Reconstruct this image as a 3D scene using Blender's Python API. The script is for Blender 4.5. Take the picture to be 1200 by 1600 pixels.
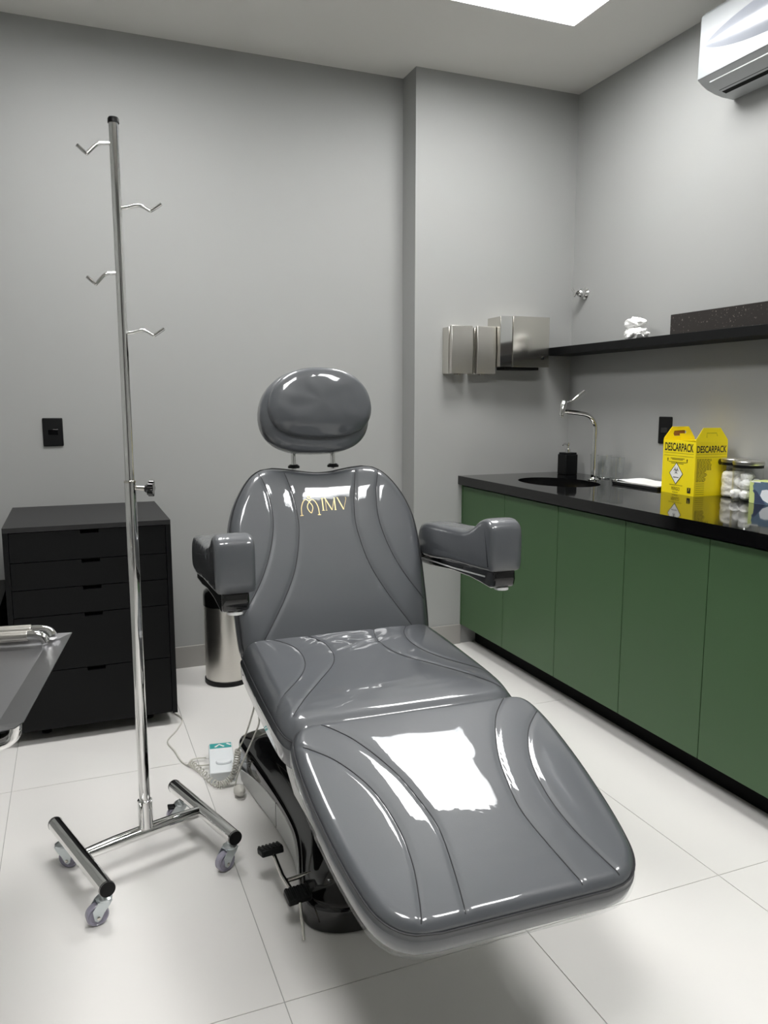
import bpy, bmesh, math, random
import numpy as np
from mathutils import Vector, Matrix, noise

random.seed(7); np.random.seed(7)
scene = bpy.context.scene
for o in list(bpy.data.objects): bpy.data.objects.remove(o)
COL = scene.collection
R = math.radians
PI = math.pi

# ------------------------------------------------------------------ camera
cam_d = bpy.data.cameras.new('camera'); cam = bpy.data.objects.new('camera', cam_d); COL.objects.link(cam)
cam_d.sensor_fit = 'VERTICAL'; cam_d.sensor_height = 32.0; cam_d.lens = 32.0 * 1215 / 1600
cam_d.clip_start = 0.02
cam.location = (0, 0, 1.27)
cam.rotation_euler = (R(90) - math.atan(173 / 1215), 0, R(-21.9))
scene.camera = cam

# ------------------------------------------------------------------ world, exposure
w = bpy.data.worlds.new('world'); scene.world = w; w.use_nodes = True
w.node_tree.nodes['Background'].inputs[0].default_value = (0.5, 0.5, 0.5, 1)
w.node_tree.nodes['Background'].inputs[1].default_value = 0.0
vs = scene.view_settings
vs.view_transform = 'Standard'; vs.look = 'None'; vs.gamma = 1.0; vs.use_curve_mapping = False
vs.exposure = 0.9
PANEL_STRENGTH = 16.0
CEIL = 2.82
PANELS = [(1.74, 2.65), (0.22, 2.65), (1.52, 0.47), (0.10, 0.47)]

# ------------------------------------------------------------------ material helpers
def srgb(r, g, b):
    f = lambda c: (c / 255 / 12.92) if c / 255 <= 0.04045 else ((c / 255 + 0.055) / 1.055) ** 2.4
    return (f(r), f(g), f(b), 1)

def mat(name, col, rough=0.5, metal=0.0, coat=0.0, coat_rough=0.03, spec=0.5, var=0.0, vscale=6.0,
        bump=0.0, bscale=60.0, stretch=None, coat_bump=0.0, coat_bscale=12.0, rvar=0.0, sss=0.0):
    m = bpy.data.materials.new(name); m.use_nodes = True
    nt = m.node_tree; p = nt.nodes['Principled BSDF']
    p.inputs['Base Color'].default_value = col
    p.inputs['Roughness'].default_value = rough
    p.inputs['Metallic'].default_value = metal
    p.inputs['Specular IOR Level'].default_value = spec
    p.inputs['Coat Weight'].default_value = coat
    p.inputs['Coat Roughness'].default_value = coat_rough
    tc = nt.nodes.new('ShaderNodeTexCoord')
    mp = nt.nodes.new('ShaderNodeMapping'); nt.links.new(tc.outputs['Object'], mp.inputs['Vector'])
    if stretch: mp.inputs['Scale'].default_value = stretch
    if var or rvar:
        n = nt.nodes.new('ShaderNodeTexNoise'); n.inputs['Scale'].default_value = vscale; n.inputs['Detail'].default_value = 5
        nt.links.new(mp.outputs['Vector'], n.inputs['Vector'])
        if var:
            mx = nt.nodes.new('ShaderNodeMix'); mx.data_type = 'RGBA'
            mx.inputs[6].default_value = tuple(max(0, c * (1 - var)) for c in col[:3]) + (1,)
            mx.inputs[7].default_value = tuple(min(1, c * (1 + var)) for c in col[:3]) + (1,)
            nt.links.new(n.outputs['Fac'], mx.inputs[0]); nt.links.new(mx.outputs[2], p.inputs['Base Color'])
        if rvar:
            mr = nt.nodes.new('ShaderNodeMapRange'); mr.inputs['To Min'].default_value = max(0.0, rough - rvar); mr.inputs['To Max'].default_value = rough + rvar
            nt.links.new(n.outputs['Fac'], mr.inputs['Value']); nt.links.new(mr.outputs['Result'], p.inputs['Roughness'])
    if bump:
        n = nt.nodes.new('ShaderNodeTexNoise'); n.inputs['Scale'].default_value = bscale; n.inputs['Detail'].default_value = 4
        nt.links.new(mp.outputs['Vector'], n.inputs['Vector'])
        b = nt.nodes.new('ShaderNodeBump'); b.inputs['Strength'].default_value = bump; b.inputs['Distance'].default_value = 0.01
        nt.links.new(n.outputs['Fac'], b.inputs['Height']); nt.links.new(b.outputs['Normal'], p.inputs['Normal'])
    if coat_bump:
        n = nt.nodes.new('ShaderNodeTexNoise'); n.inputs['Scale'].default_value = coat_bscale; n.inputs['Detail'].default_value = 3
        n.inputs['Distortion'].default_value = 0.6
        nt.links.new(mp.outputs['Vector'], n.inputs['Vector'])
        b = nt.nodes.new('ShaderNodeBump'); b.inputs['Strength'].default_value = coat_bump; b.inputs['Distance'].default_value = 0.01
        nt.links.new(n.outputs['Fac'], b.inputs['Height']); nt.links.new(b.outputs['Normal'], p.inputs['Coat Normal'])
    return m

def glass_mat(name, tint=(1, 1, 1, 1), rough=0.02, ior=1.45, boost=0.0, mult=0.8):
    m = bpy.data.materials.new(name); m.use_nodes = True; nt = m.node_tree
    nt.nodes.remove(nt.nodes['Principled BSDF'])
    out = nt.nodes['Material Output']
    tr = nt.nodes.new('ShaderNodeBsdfTransparent'); tr.inputs[0].default_value = tint
    gl = nt.nodes.new('ShaderNodeBsdfGlossy'); gl.inputs['Roughness'].default_value = rough; gl.inputs['Color'].default_value = (1, 1, 1, 1)
    fr = nt.nodes.new('ShaderNodeLayerWeight'); fr.inputs['Blend'].default_value = 0.3
    pw = nt.nodes.new('ShaderNodeMath'); pw.operation = 'POWER'; pw.inputs[1].default_value = 2.0
    nt.links.new(fr.outputs['Facing'], pw.inputs[0])
    ad = nt.nodes.new('ShaderNodeMath'); ad.operation = 'MULTIPLY_ADD'; ad.inputs[1].default_value = mult; ad.inputs[2].default_value = 0.04 + boost; ad.use_clamp = True
    nt.links.new(pw.outputs[0], ad.inputs[0])
    mx = nt.nodes.new('ShaderNodeMixShader')
    nt.links.new(ad.outputs[0], mx.inputs[0]); nt.links.new(tr.outputs[0], mx.inputs[1]); nt.links.new(gl.outputs[0], mx.inputs[2])
    nt.links.new(mx.outputs[0], out.inputs['Surface'])
    return m

def emit_mat(name, col, strength):
    m = bpy.data.materials.new(name); m.use_nodes = True; nt = m.node_tree
    nt.nodes.remove(nt.nodes['Principled BSDF'])
    e = nt.nodes.new('ShaderNodeEmission'); e.inputs[0].default_value = col; e.inputs[1].default_value = strength
    nt.links.new(e.outputs[0], nt.nodes['Material Output'].inputs['Surface'])
    return m

def granite_mat(name, base, speck, dens=0.62, rough=0.06, coat=0.0, scale=260):
    m = bpy.data.materials.new(name); m.use_nodes = True; nt = m.node_tree; p = nt.nodes['Principled BSDF']
    tc = nt.nodes.new('ShaderNodeTexCoord')
    n = nt.nodes.new('ShaderNodeTexNoise'); n.inputs['Scale'].default_value = scale; n.inputs['Detail'].default_value = 3
    nt.links.new(tc.outputs['Object'], n.inputs['Vector'])
    cr = nt.nodes.new('ShaderNodeValToRGB'); cr.color_ramp.elements[0].position = dens; cr.color_ramp.elements[1].position = dens + 0.12
    cr.color_ramp.elements[0].color = base; cr.color_ramp.elements[1].color = speck
    nt.links.new(n.outputs['Fac'], cr.inputs[0]); nt.links.new(cr.outputs[0], p.inputs['Base Color'])
    p.inputs['Roughness'].default_value = rough
    return m

M = {}
M['wall'] = mat('grey_wall_paint', srgb(154, 155, 153), 0.55, var=0.02, vscale=3, bump=0.03, bscale=220, spec=0.35)
M['ceiling'] = mat('white_ceiling_paint', srgb(216, 215, 211), 0.85, var=0.01, vscale=3, spec=0.2)
M['baseboard'] = mat('grey_baseboard', srgb(150, 148, 144), 0.4, var=0.03, vscale=8)
M['grout'] = mat('grey_grout', srgb(172, 171, 168), 0.9, var=0.08, vscale=30)
M['tile'] = mat('polished_porcelain', srgb(226, 224, 221), 0.28, var=0.012, vscale=1.6, spec=0.4)
M['green'] = mat('green_laminate', srgb(66, 93, 62), 0.42, var=0.03, vscale=5, spec=0.35)
M['black'] = mat('matt_black_laminate', srgb(11, 12, 13), 0.5, var=0.08, vscale=12, spec=0.2)
M['black_top'] = mat('black_laminate_top', srgb(34, 34, 35), 0.48, var=0.06, vscale=12, spec=0.4)
M['toe'] = mat('black_toe_kick', srgb(5, 5, 5), 0.6, var=0.05, spec=0.1)
M['granite'] = granite_mat('black_granite', srgb(12, 12, 13), srgb(40, 42, 44), 0.64, 0.05)
M['stone'] = granite_mat('speckled_brown_stone', srgb(34, 30, 28), srgb(150, 142, 134), 0.63, 0.35, scale=110)
M['chrome'] = mat('chrome', (0.80, 0.80, 0.79, 1), 0.06, 1.0, rvar=0.02, vscale=15)
M['steel'] = mat('polished_steel', srgb(212, 209, 202), 0.13, 1.0, rvar=0.03, vscale=10)
M['brushed'] = mat('brushed_steel', srgb(212, 209, 203), 0.3, 1.0, var=0.04, vscale=8, stretch=(1, 1, 40), rvar=0.05)
M['sheet'] = mat('satin_steel_sheet', srgb(150, 150, 152), 0.33, 1.0, var=0.03, vscale=6, rvar=0.04)
M['zinc'] = mat('zinc_plate', srgb(205, 212, 214), 0.28, 0.9, var=0.05, vscale=20)
M['vinyl'] = mat('grey_vinyl_under_clear_plastic', srgb(80, 83, 87), 0.42, coat=1.0, coat_rough=0.02, var=0.05, vscale=5,
                 bump=0.04, bscale=400, coat_bump=0.035, coat_bscale=9)
M['vinyl_wrap'] = mat('grey_vinyl_under_creased_plastic', srgb(80, 83, 87), 0.42, coat=1.0, coat_rough=0.02, var=0.05, vscale=5,
                      bump=0.04, bscale=400, coat_bump=0.22, coat_bscale=16, stretch=(1.6, 1.0, 0.55))
M['vinyl_dark'] = mat('dark_grey_piping', srgb(42, 43, 46), 0.6, var=0.05)
M['thread'] = mat('seam_thread', srgb(40, 41, 44), 0.6, var=0.05)
M['gold'] = mat('gold_embroidery', srgb(226, 205, 150), 0.35, 0.35, var=0.08, vscale=200)
M['gloss_black'] = mat('gloss_black_plastic', srgb(8, 8, 9), 0.08, coat=0.6, var=0.03)
M['soft_black'] = mat('soft_black_plastic', srgb(10, 11, 12), 0.42, spec=0.25, var=0.06, bump=0.05, bscale=300)
M['silver'] = mat('silver_plastic_panel', srgb(214, 215, 214), 0.3, 0.0, var=0.02, vscale=4)
M['white_plastic'] = mat('white_plastic', srgb(232, 236, 238), 0.22, var=0.01, vscale=4)
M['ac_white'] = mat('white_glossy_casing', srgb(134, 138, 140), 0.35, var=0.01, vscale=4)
M['ac_grey'] = mat('grey_plastic_underside', srgb(186, 189, 190), 0.35, var=0.02)
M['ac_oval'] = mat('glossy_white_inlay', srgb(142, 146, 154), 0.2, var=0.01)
M['teal'] = mat('teal_print', srgb(58, 160, 158), 0.3, var=0.05)
M['cord'] = mat('ivory_cord', srgb(206, 204, 196), 0.4, var=0.04)
M['wheel'] = mat('translucent_violet_grey_wheel', srgb(150, 147, 162), 0.18, var=0.12, vscale=60, coat=0.3)
M['yellow'] = mat('yellow_card', srgb(246, 224, 18), 0.42, var=0.03, vscale=14)
M['kraft'] = mat('brown_kraft_card', srgb(150, 98, 52), 0.7, var=0.08, vscale=40)
M['ink'] = mat('black_ink', srgb(28, 27, 18), 0.6, var=0.05)
M['ink_soft'] = mat('faint_print_ink', srgb(104, 94, 18), 0.6, var=0.05)
M['white_print'] = mat('white_print', srgb(240, 240, 236), 0.5, var=0.02)
M['paper'] = mat('white_paper', srgb(244, 244, 242), 0.7, var=0.02, vscale=10)
M['cotton'] = mat('white_cotton', srgb(246, 245, 242), 0.95, var=0.02, vscale=30, bump=0.5, bscale=90)
M['gauze'] = mat('cream_gauze', srgb(242, 238, 228), 0.95, var=0.03, vscale=30, bump=0.4, bscale=120)
M['glass'] = glass_mat('clear_glass', (0.96, 0.97, 0.97, 1), 0.02, 1.5, 0.02)
M['glass_rim'] = glass_mat('thick_glass_edge', (0.85, 0.88, 0.88, 1), 0.03, 1.5, 0.25)
M['lime'] = mat('pale_lime_card', srgb(205, 218, 140), 0.4, var=0.03)
M['slate'] = mat('slate_blue_print', srgb(96, 118, 138), 0.4, var=0.25, vscale=25)
M['navy'] = mat('navy_print', srgb(62, 74, 100), 0.4, var=0.1)
M['mask'] = mat('white_mask_print', srgb(232, 236, 240), 0.45, var=0.04)
M['lamp'] = emit_mat('led_diffuser', (1.0, 0.992, 0.98, 1), PANEL_STRENGTH)
M['film'] = glass_mat('clear_plastic_film', (0.95, 0.955, 0.955, 1), 0.06, 1.5, 0.0, 0.25)

# ------------------------------------------------------------------ mesh helpers
class MB:
    def __init__(s): s.v = []; s.f = []
    def add(s, vs, fs):
        b = len(s.v); s.v += [tuple(map(float, q)) for q in vs]; s.f += [tuple(i + b for i in f) for f in fs]; return s
    def box(s, x0, x1, y0, y1, z0, z1, mtx=None):
        vs = [Vector((x, y, z)) for x in (x0, x1) for y in (y0, y1) for z in (z0, z1)]
        if mtx: vs = [mtx @ q for q in vs]
        return s.add(vs, [(0, 1, 3, 2), (4, 6, 7, 5), (0, 4, 5, 1), (2, 3, 7, 6), (0, 2, 6, 4), (1, 5, 7, 3)])
    def cyl(s, p, q, r, r2=None, n=24, caps=True):
        return s.tube([p, q], r if r2 is None else [r, r2], n, caps)
    def tube(s, pts, r, n=14, caps=True, closed=False):
        pts = [Vector(p) for p in pts]; N = len(pts)
        rs = r if isinstance(r, (list, tuple)) else [r] * N
        vs = []; prev = None
        for i in range(N):
            if closed: t = (pts[(i + 1) % N] - pts[i - 1])
            else: t = (pts[min(i + 1, N - 1)] - pts[max(i - 1, 0)])
            t.normalize()
            if prev is None:
                a = Vector((0, 0, 1)) if abs(t.z) < 0.9 else Vector((1, 0, 0))
                u = t.cross(a).normalized()
            else:
                u = (prev - t * prev.dot(t)).normalized()
            prev = u; v = t.cross(u)
            for k in range(n):
                a = 2 * PI * k / n; vs.append(pts[i] + (u * math.cos(a) + v * math.sin(a)) * rs[i])
        fs = []
        for i in range(N if closed else N - 1):
            j = (i + 1) % N
            for k in range(n):
                fs.append((i * n + k, i * n + (k + 1) % n, j * n + (k + 1) % n, j * n + k))
        if caps and not closed:
            fs.append(tuple(range(n - 1, -1, -1))); fs.append(tuple((N - 1) * n + k for k in range(n)))
        return s.add(vs, fs)
    def lathe(s, prof, c=(0, 0, 0), n=40, mtx=None, sx=1, sy=1, cap=True):
        vs = []; fs = []; P = len(prof)
        for k in range(n):
            a = 2 * PI * k / n
            for r, z in prof:
                q = Vector((c[0] + r * math.cos(a) * sx, c[1] + r * math.sin(a) * sy, c[2] + z))
                vs.append(mtx @ q if mtx else q)
        for k in range(n):
            for i in range(P - 1):
                a, b = k * P + i, ((k + 1) % n) * P + i
                fs.append((a, b, b + 1, a + 1))
        if prof[0][0] > 1e-6: fs.append(tuple(k * P for k in range(n))[::-1])
        if prof[-1][0] > 1e-6 and cap: fs.append(tuple(k * P + P - 1 for k in range(n)))
        return s.add(vs, fs)
    def prism(s, poly, h0, h1, fn):
        """poly: 2D outline; fn(a,b,h) -> 3D"""
        n = len(poly)
        vs = [fn(a, b, h0) for a, b in poly] + [fn(a, b, h1) for a, b in poly]
        fs = [tuple(range(n))[::-1], tuple(range(n, 2 * n))] + [(i, (i + 1) % n, (i + 1) % n + n, i + n) for i in range(n)]
        return s.add(vs, fs)
    def build(s, name, m, parent=None, bevel=0.0, seg=3, smooth=35, loc=None, rot=None, subsurf=0, merge=True):
        me = bpy.data.meshes.new(name); me.from_pydata(s.v, [], s.f)
        bm = bmesh.new(); bm.from_mesh(me)
        if merge: bmesh.ops.remove_doubles(bm, verts=bm.verts, dist=1e-6)
        bmesh.ops.recalc_face_normals(bm, faces=bm.faces)
        bm.to_mesh(me); bm.free()
        me.materials.append(m)
        return link(name, me, parent, bevel, seg, smooth, loc, rot, subsurf)

def link(name, me, parent=None, bevel=0.0, seg=3, smooth=35, loc=None, rot=None, subsurf=0):
    if smooth:
        me.shade_smooth(); me.set_sharp_from_angle(angle=R(smooth))
    o = bpy.data.objects.new(name, me); COL.objects.link(o)
    if parent: o.parent = parent
    if loc is not None: o.location = loc
    if rot is not None: o.rotation_euler = rot
    if bevel:
        b = o.modifiers.new('bevel', 'BEVEL'); b.width = bevel; b.segments = seg; b.limit_method = 'ANGLE'; b.angle_limit = R(30)
        b.harden_normals = False
        if smooth: me.shade_smooth()
    if subsurf:
        sm = o.modifiers.new('sub', 'SUBSURF'); sm.levels = subsurf; sm.render_levels = subsurf
    return o

def thing(name, label, cat, loc=(0, 0, 0), rz=0.0, group=None):
    o = bpy.data.objects.new(name, None); COL.objects.link(o); o.empty_display_size = 0.1
    o.location = loc; o.rotation_euler = (0, 0, rz); o['label'] = label; o['category'] = cat
    if group: o['group'] = group
    return o
def tag(o, label, cat, group=None):
    o['label'] = label; o['category'] = cat
    if group: o['group'] = group
    return o
def struct(o):
    o['kind'] = 'structure'; return o
def copy_tree(o, parent=None):
    c = o.copy(); COL.objects.link(c); c.parent = parent
    for ch in list(o.children): copy_tree(ch, c)
    return c

def spline(pts, per=10, closed=False):
    P = [Vector(p) for p in pts]; n = len(P); out = []
    rng = range(n if closed else n - 1)
    for i in rng:
        if closed: a, b, c, d = P[i - 1], P[i], P[(i + 1) % n], P[(i + 2) % n]
        else: a, b, c, d = P[max(i - 1, 0)], P[i], P[i + 1], P[min(i + 2, n - 1)]
        for k in range(per):
            t = k / per
            out.append(0.5 * ((2 * b) + (c - a) * t + (2 * a - 5 * b + 4 * c - d) * t * t + (3 * b - a - 3 * c + d) * t ** 3))
    if not closed: out.append(P[-1])
    return out

def text_mesh(body, size, extrude=0.0004, offset=0.0, shear=0.0, xscale=1.0):
    cu = bpy.data.curves.new('txt', 'FONT'); cu.body = body; cu.size = size; cu.extrude = extrude; cu.offset = offset
    cu.align_x = 'LEFT'; cu.shear = shear; cu.resolution_u = 3
    to = bpy.data.objects.new('txt', cu); COL.objects.link(to)
    dg = bpy.context.evaluated_depsgraph_get(); dg.update()
    me = bpy.data.meshes.new_from_object(to.evaluated_get(dg))
    bpy.data.objects.remove(to); bpy.data.curves.remove(cu)
    return me
def put_text(name, body, width, height, origin, ux, uy, m, parent, bold=0.0, shear=0.0, lift=0.0006):
    """text fitted to width x height; origin = lower left; ux,uy in-plane axes in the parent's space"""
    me = text_mesh(body, 1.0, 0.0, bold, shear)
    co = np.empty(len(me.vertices) * 3); me.vertices.foreach_get('co', co); co = co.reshape(-1, 3)
    mn = co.min(0); mx = co.max(0); ux = Vector(ux); uy = Vector(uy); nz = ux.cross(uy)
    o = Vector(origin)
    new = []
    for c in co:
        new.append(tuple(o + ux * ((c[0] - mn[0]) / (mx[0] - mn[0]) * width) + uy * ((c[1] - mn[1]) / (mx[1] - mn[1]) * height) + nz * lift))
    me.vertices.foreach_set('co', np.array(new).ravel()); me.update(); me.name = name
    me.materials.clear(); me.materials.append(m)
    return link(name, me, parent, smooth=0)

def stroke(mb, pts, wd, fn, thick=0.0006):
    """flat ribbon along a 2D polyline; wd scalar or list; fn(a,b,h)->3D"""
    n = len(pts); wd = wd if isinstance(wd, (list, tuple)) else [wd] * n
    vs = []
    for i in range(n):
        a = pts[max(i - 1, 0)]; b = pts[min(i + 1, n - 1)]
        dx, dy = b[0] - a[0], b[1] - a[1]; l = math.hypot(dx, dy) or 1
        nx, ny = -dy / l * wd[i] / 2, dx / l * wd[i] / 2
        vs.append(fn(pts[i][0] + nx, pts[i][1] + ny, thick)); vs.append(fn(pts[i][0] - nx, pts[i][1] - ny, thick))
    return mb.add(vs, [(2 * i, 2 * i + 1, 2 * i + 3, 2 * i + 2) for i in range(n - 1)])

# ------------------------------------------------------------------ room shell
XL, XR, YB, YP, YF = -1.3, 2.503, 3.707, 3.554, -1.9
struct(MB().box(XL - .1, XR + .1, YF - .1, YB + .1, -0.12, -0.0025).build('floor', M['grout'])); floor = bpy.data.objects['floor']
tx = [0.361 + 0.602 * i for i in range(-3, 5)]
ty = [1.467 + 1.215 * i for i in range(-3, 3)]
for i in range(len(tx) - 1):
    for j in range(len(ty) - 1):
        x0, x1 = max(tx[i], XL), min(tx[i + 1], XR); y0, y1 = max(ty[j], YF), min(ty[j + 1], YB)
        if x1 - x0 < .02 or y1 - y0 < .02: continue
        g = 0.0011
        MB().box(x0 + g, x1 - g, y0 + g, y1 - g, -0.010, 0.0).build('tile', M['tile'], floor, smooth=0)
ce = MB(); xs_ = sorted({XL - .1, XR + .1} | {round(p[0] + d, 4) for p in PANELS for d in (-.3, .3)}); ys_ = sorted({YF - .1, YB + .1} | {round(p[1] + d, 4) for p in PANELS for d in (-.3, .3)})
for i in range(len(xs_) - 1):
    for j in range(len(ys_) - 1):
        cx_, cy_ = (xs_[i] + xs_[i + 1]) / 2, (ys_[j] + ys_[j + 1]) / 2
        if any(abs(cx_ - p[0]) < .3 and abs(cy_ - p[1]) < .3 for p in PANELS): continue
        ce.add([(x, y, CEIL) for x, y in ((xs_[i], ys_[j]), (xs_[i], ys_[j + 1]), (xs_[i + 1], ys_[j + 1]), (xs_[i + 1], ys_[j]))], [(0, 1, 2, 3)])
ce.box(XL - .1, XR + .1, YF - .1, YB + .1, CEIL + .07, CEIL + .12)
struct(ce.build('ceiling', M['ceiling'], smooth=0))
struct(MB().box(XL - .1, XR + .1, YB, YB + .1, 0, CEIL).build('wall_back', M['wall'], smooth=0))
struct(MB().box(1.591, XR, YP, YB, 0, CEIL).build('wall_pillar', M['wall'], smooth=0))
struct(MB().box(XR, XR + .1, YF, YB, 0, CEIL).build('wall_right', M['wall'], smooth=0))
struct(MB().box(XL - .1, XL, YF, YB, 0, CEIL).build('wall_left', M['wall'], smooth=0))
struct(MB().box(XL - .1, XR + .1, YF - .1, YF, 0, CEIL).build('wall_front', M['wall'], smooth=0))
struct(MB().box(XL, 1.591, YB - .011, YB, 0, 0.105).build('baseboard_back', M['baseboard'], bevel=.002))
struct(MB().box(1.58, 1.861, YP - .011, YP, 0, 0.105).box(1.58, 1.591, YP, YB - .011, 0, 0.105).build('baseboard_pillar', M['baseboard'], bevel=.002))

# unseen door and trim, added behind the camera for dark reflections in the chrome
door = struct(MB().box(-.55, .30, YF + .004, YF + .040, .005, 2.08).build('added_door', M['black'], bevel=.002, seg=1))
MB().tube([(.22, YF + .04, 1.02), (.22, YF + .075, 1.02), (.12, YF + .08, 1.02)], .009, 14).build('added_door_handle', M['steel'], door)
struct(MB().box(-.63, -.555, YF, YF + .03, 0, 2.16).box(.305, .38, YF, YF + .03, 0, 2.16).box(-.555, .305, YF, YF + .03, 2.085, 2.16).build('added_door_trim', M['black'], bevel=.002, seg=1))

# ceiling panels
PLAB = ['square white LED ceiling panel above the green cabinets, cut by the top edge',
        'square LED ceiling panel over the black chest of drawers',
        'square LED ceiling panel above and to the right of the camera',
        'square LED ceiling panel above and to the left of the camera']
for i, (px, py) in enumerate(PANELS):
    t = thing('ceiling_light', PLAB[i], 'ceiling light', (px, py, CEIL), 0, 'square LED panels in the ceiling')
    f = MB()
    for a in (-1, 1):
        f.box(min(a * .30, a * .31), max(a * .30, a * .31), -.31, .31, .0005, .069)
        f.box(-.30, .30, min(a * .30, a * .31), max(a * .30, a * .31), .0005, .069)
    f.build('frame', M['white_plastic'], t, smooth=0)
    MB().box(-.30, .30, -.30, .30, .045, .06).build('diffuser', M['lamp'], t, smooth=0)

# ------------------------------------------------------------------ green base cabinets
XD = 1.863
units = [('green two-door base cabinet unit in the corner beneath the sink', [(3.125, 3.545), (2.695, 3.125)]),
         ('green single-door base cabinet unit in the middle of the row, below the yellow box', [(2.27, 2.695)]),
         ('green two-door base cabinet unit nearest the camera at the right edge', [(1.865, 2.27), (1.44, 1.865)]),
         ('green base cabinet unit past the right edge of the picture', [(1.0, 1.44)])]
for lab, doors in units:
    y1 = max(d[1] for d in doors); y0 = min(d[0] for d in doors); yc = (y0 + y1) / 2
    t = thing('base_cabinet', lab, 'cabinet', (2.18, yc, 0), 0, 'green base cabinets along the right wall')
    cx0_, cx1_ = XD + .02 - 2.18, XR - .004 - 2.18
    ca = MB().box(cx0_, cx1_, y0 - yc, y0 + .015 - yc, .1, .845).box(cx0_, cx1_, y1 - .015 - yc, y1 - yc, .1, .845)
    ca.box(cx0_, cx1_, y0 + .015 - yc, y1 - .015 - yc, .1, .115).box(cx1_ - .006, cx1_, y0 + .015 - yc, y1 - .015 - yc, .115, .845)
    ca.box(cx0_, cx0_ + .04, y0 + .015 - yc, y1 - .015 - yc, .825, .845)
    ca.build('carcass', M['black'], t, smooth=0)
    MB().box(1.95 - 2.18, XR - .01 - 2.18, y0 - yc, y1 - yc, 0, .1).build('toe_kick', M['toe'], t, smooth=0)
    for (a, b) in doors:
        MB().box(XD - 2.18, XD + .019 - 2.18, a + .0016 - yc, b - .0016 - yc, .103, .838).build('door', M['green'], t, bevel=.0012, seg=2)
    if y1 > 3.5:
        MB().box(XD - 2.18 - .002, XR - .004 - 2.18, 3.546 - yc, 3.553 - yc, .1, .846).build('end_panel', M['green'], t, smooth=0)

# worktop with elliptical sink cut-out
HC = .892
SC = (2.13, 3.09); SA, SB = .165, .235
wt = MB()
xa, xb = 1.838, XR - .002; yA, yBk, ySplit = 0.95, YP - .002, 2.75
n = 72
def ray_rect(a):
    c, s_ = math.cos(a), math.sin(a)
    ts = []
    if c > 1e-9: ts.append((xb - SC[0]) / c)
    if c < -1e-9: ts.append((xa - SC[0]) / c)
    if s_ > 1e-9: ts.append((yBk - SC[1]) / s_)
    if s_ < -1e-9: ts.append((ySplit - SC[1]) / s_)
    t_ = min(ts); return SC[0] + c * t_, SC[1] + s_ * t_
angs = sorted([2 * PI * k / n for k in range(n)] + [math.atan2(y - SC[1], x - SC[0]) % (2 * PI) for x in (xa, xb) for y in (ySplit, yBk)])
n = len(angs)
inn = [(SC[0] + SA * math.cos(a), SC[1] + SB * math.sin(a)) for a in angs]
def inn_dir(a):
    k = 1 / math.sqrt((math.cos(a) / SA) ** 2 + (math.sin(a) / SB) ** 2); return SC[0] + k * math.cos(a), SC[1] + k * math.sin(a)
inn = [inn_dir(a) for a in angs]; out = [ray_rect(a) for a in angs]
vs_ = [(x, y, HC) for x, y in inn] + [(x, y, HC) for x, y in out] + [(x, y, HC - .044) for x, y in inn] + [(x, y, HC - .044) for x, y in out]
fs_ = []
for k in range(n):
    j = (k + 1) % n
    fs_ += [(k, j, n + j, n + k), (2 * n + k, 3 * n + k, 3 * n + j, 2 * n + j), (k, 2 * n + k, 2 * n + j, j)]
    ym = (out[k][1] + out[j][1]) / 2
    if ym > ySplit + 1e-6: fs_.append((n + k, n + j, 3 * n + j, 3 * n + k))
wt.add(vs_, fs_)
wt.add([(x, y, z) for x in (xa, xb) for y in (yA, ySplit) for z in (HC - .044, HC)],
       [(0, 1, 3, 2), (4, 6, 7, 5), (0, 4, 5, 1), (0, 2, 6, 4), (1, 5, 7, 3)])
wto = wt.build('worktop', M['granite'], smooth=0)
tag(wto, 'long polished black granite worktop over the green cabinets', 'worktop')
sk = thing('sink', 'oval stainless undermount sink bowl sunk in the black worktop', 'sink', (SC[0], SC[1], HC - .17))
MB().lathe([(0.0, .005), (.5, .006), (.86, .02), (.97, .06), (1.0, .125), (1.08, .126), (1.08, .122), (1.02, .118), (.985, .055), (.88, .012), (.5, -.002), (0, -.003)], n=56, sx=SA, sy=SB).build('bowl', M['steel'], sk)
MB().lathe([(0, .008), (.02, .008), (.03, .011), (.034, .008), (.034, .004)], n=28).build('drain', M['chrome'], sk)

# faucet
FB = Vector((2.324, 3.081, HC))
fa = thing('faucet', 'tall chrome swan-neck faucet with lever nozzle beside the sink', 'faucet', FB)
MB().lathe([(0, 0), (.027, 0), (.027, .006), (.02, .012), (.0135, .016), (.0135, .03), (0, .03)], n=32).build('base_collar', M['chrome'], fa)
MB().tube(spline([(0, 0, .01), (0, 0, .13), (0, 0, .24), (-.004, 0, .27), (-.022, 0, .298), (-.05, 0, .314), (-.1, 0, .323), (-.165, 0, .33)], 8), .0105, 18).build('spout', M['chrome'], fa)
nz = Vector((-.187, 0, .345))
MB().lathe([(0, -.044), (.0085, -.044), (.0085, -.036), (.0135, -.034), (.0145, .03), (.012, .036), (0, .037)], n=28, mtx=Matrix.Translation(nz) @ Matrix.Rotation(R(12), 4, 'Y')).build('nozzle', M['chrome'], fa)
MB().cyl((-.19, 0, .331), (-.155, 0, .329), .0095).build('nozzle_joint', M['chrome'], fa)
MB().tube(spline([(-.178, 0, .372), (-.14, 0, .38), (-.115, 0, .395), (-.07, 0, .424)], 6), [.0035] * 6 + [.004 + .004 * min(1, i / 8) for i in range(13)], 12).build('lever', M['chrome'], fa)

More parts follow.
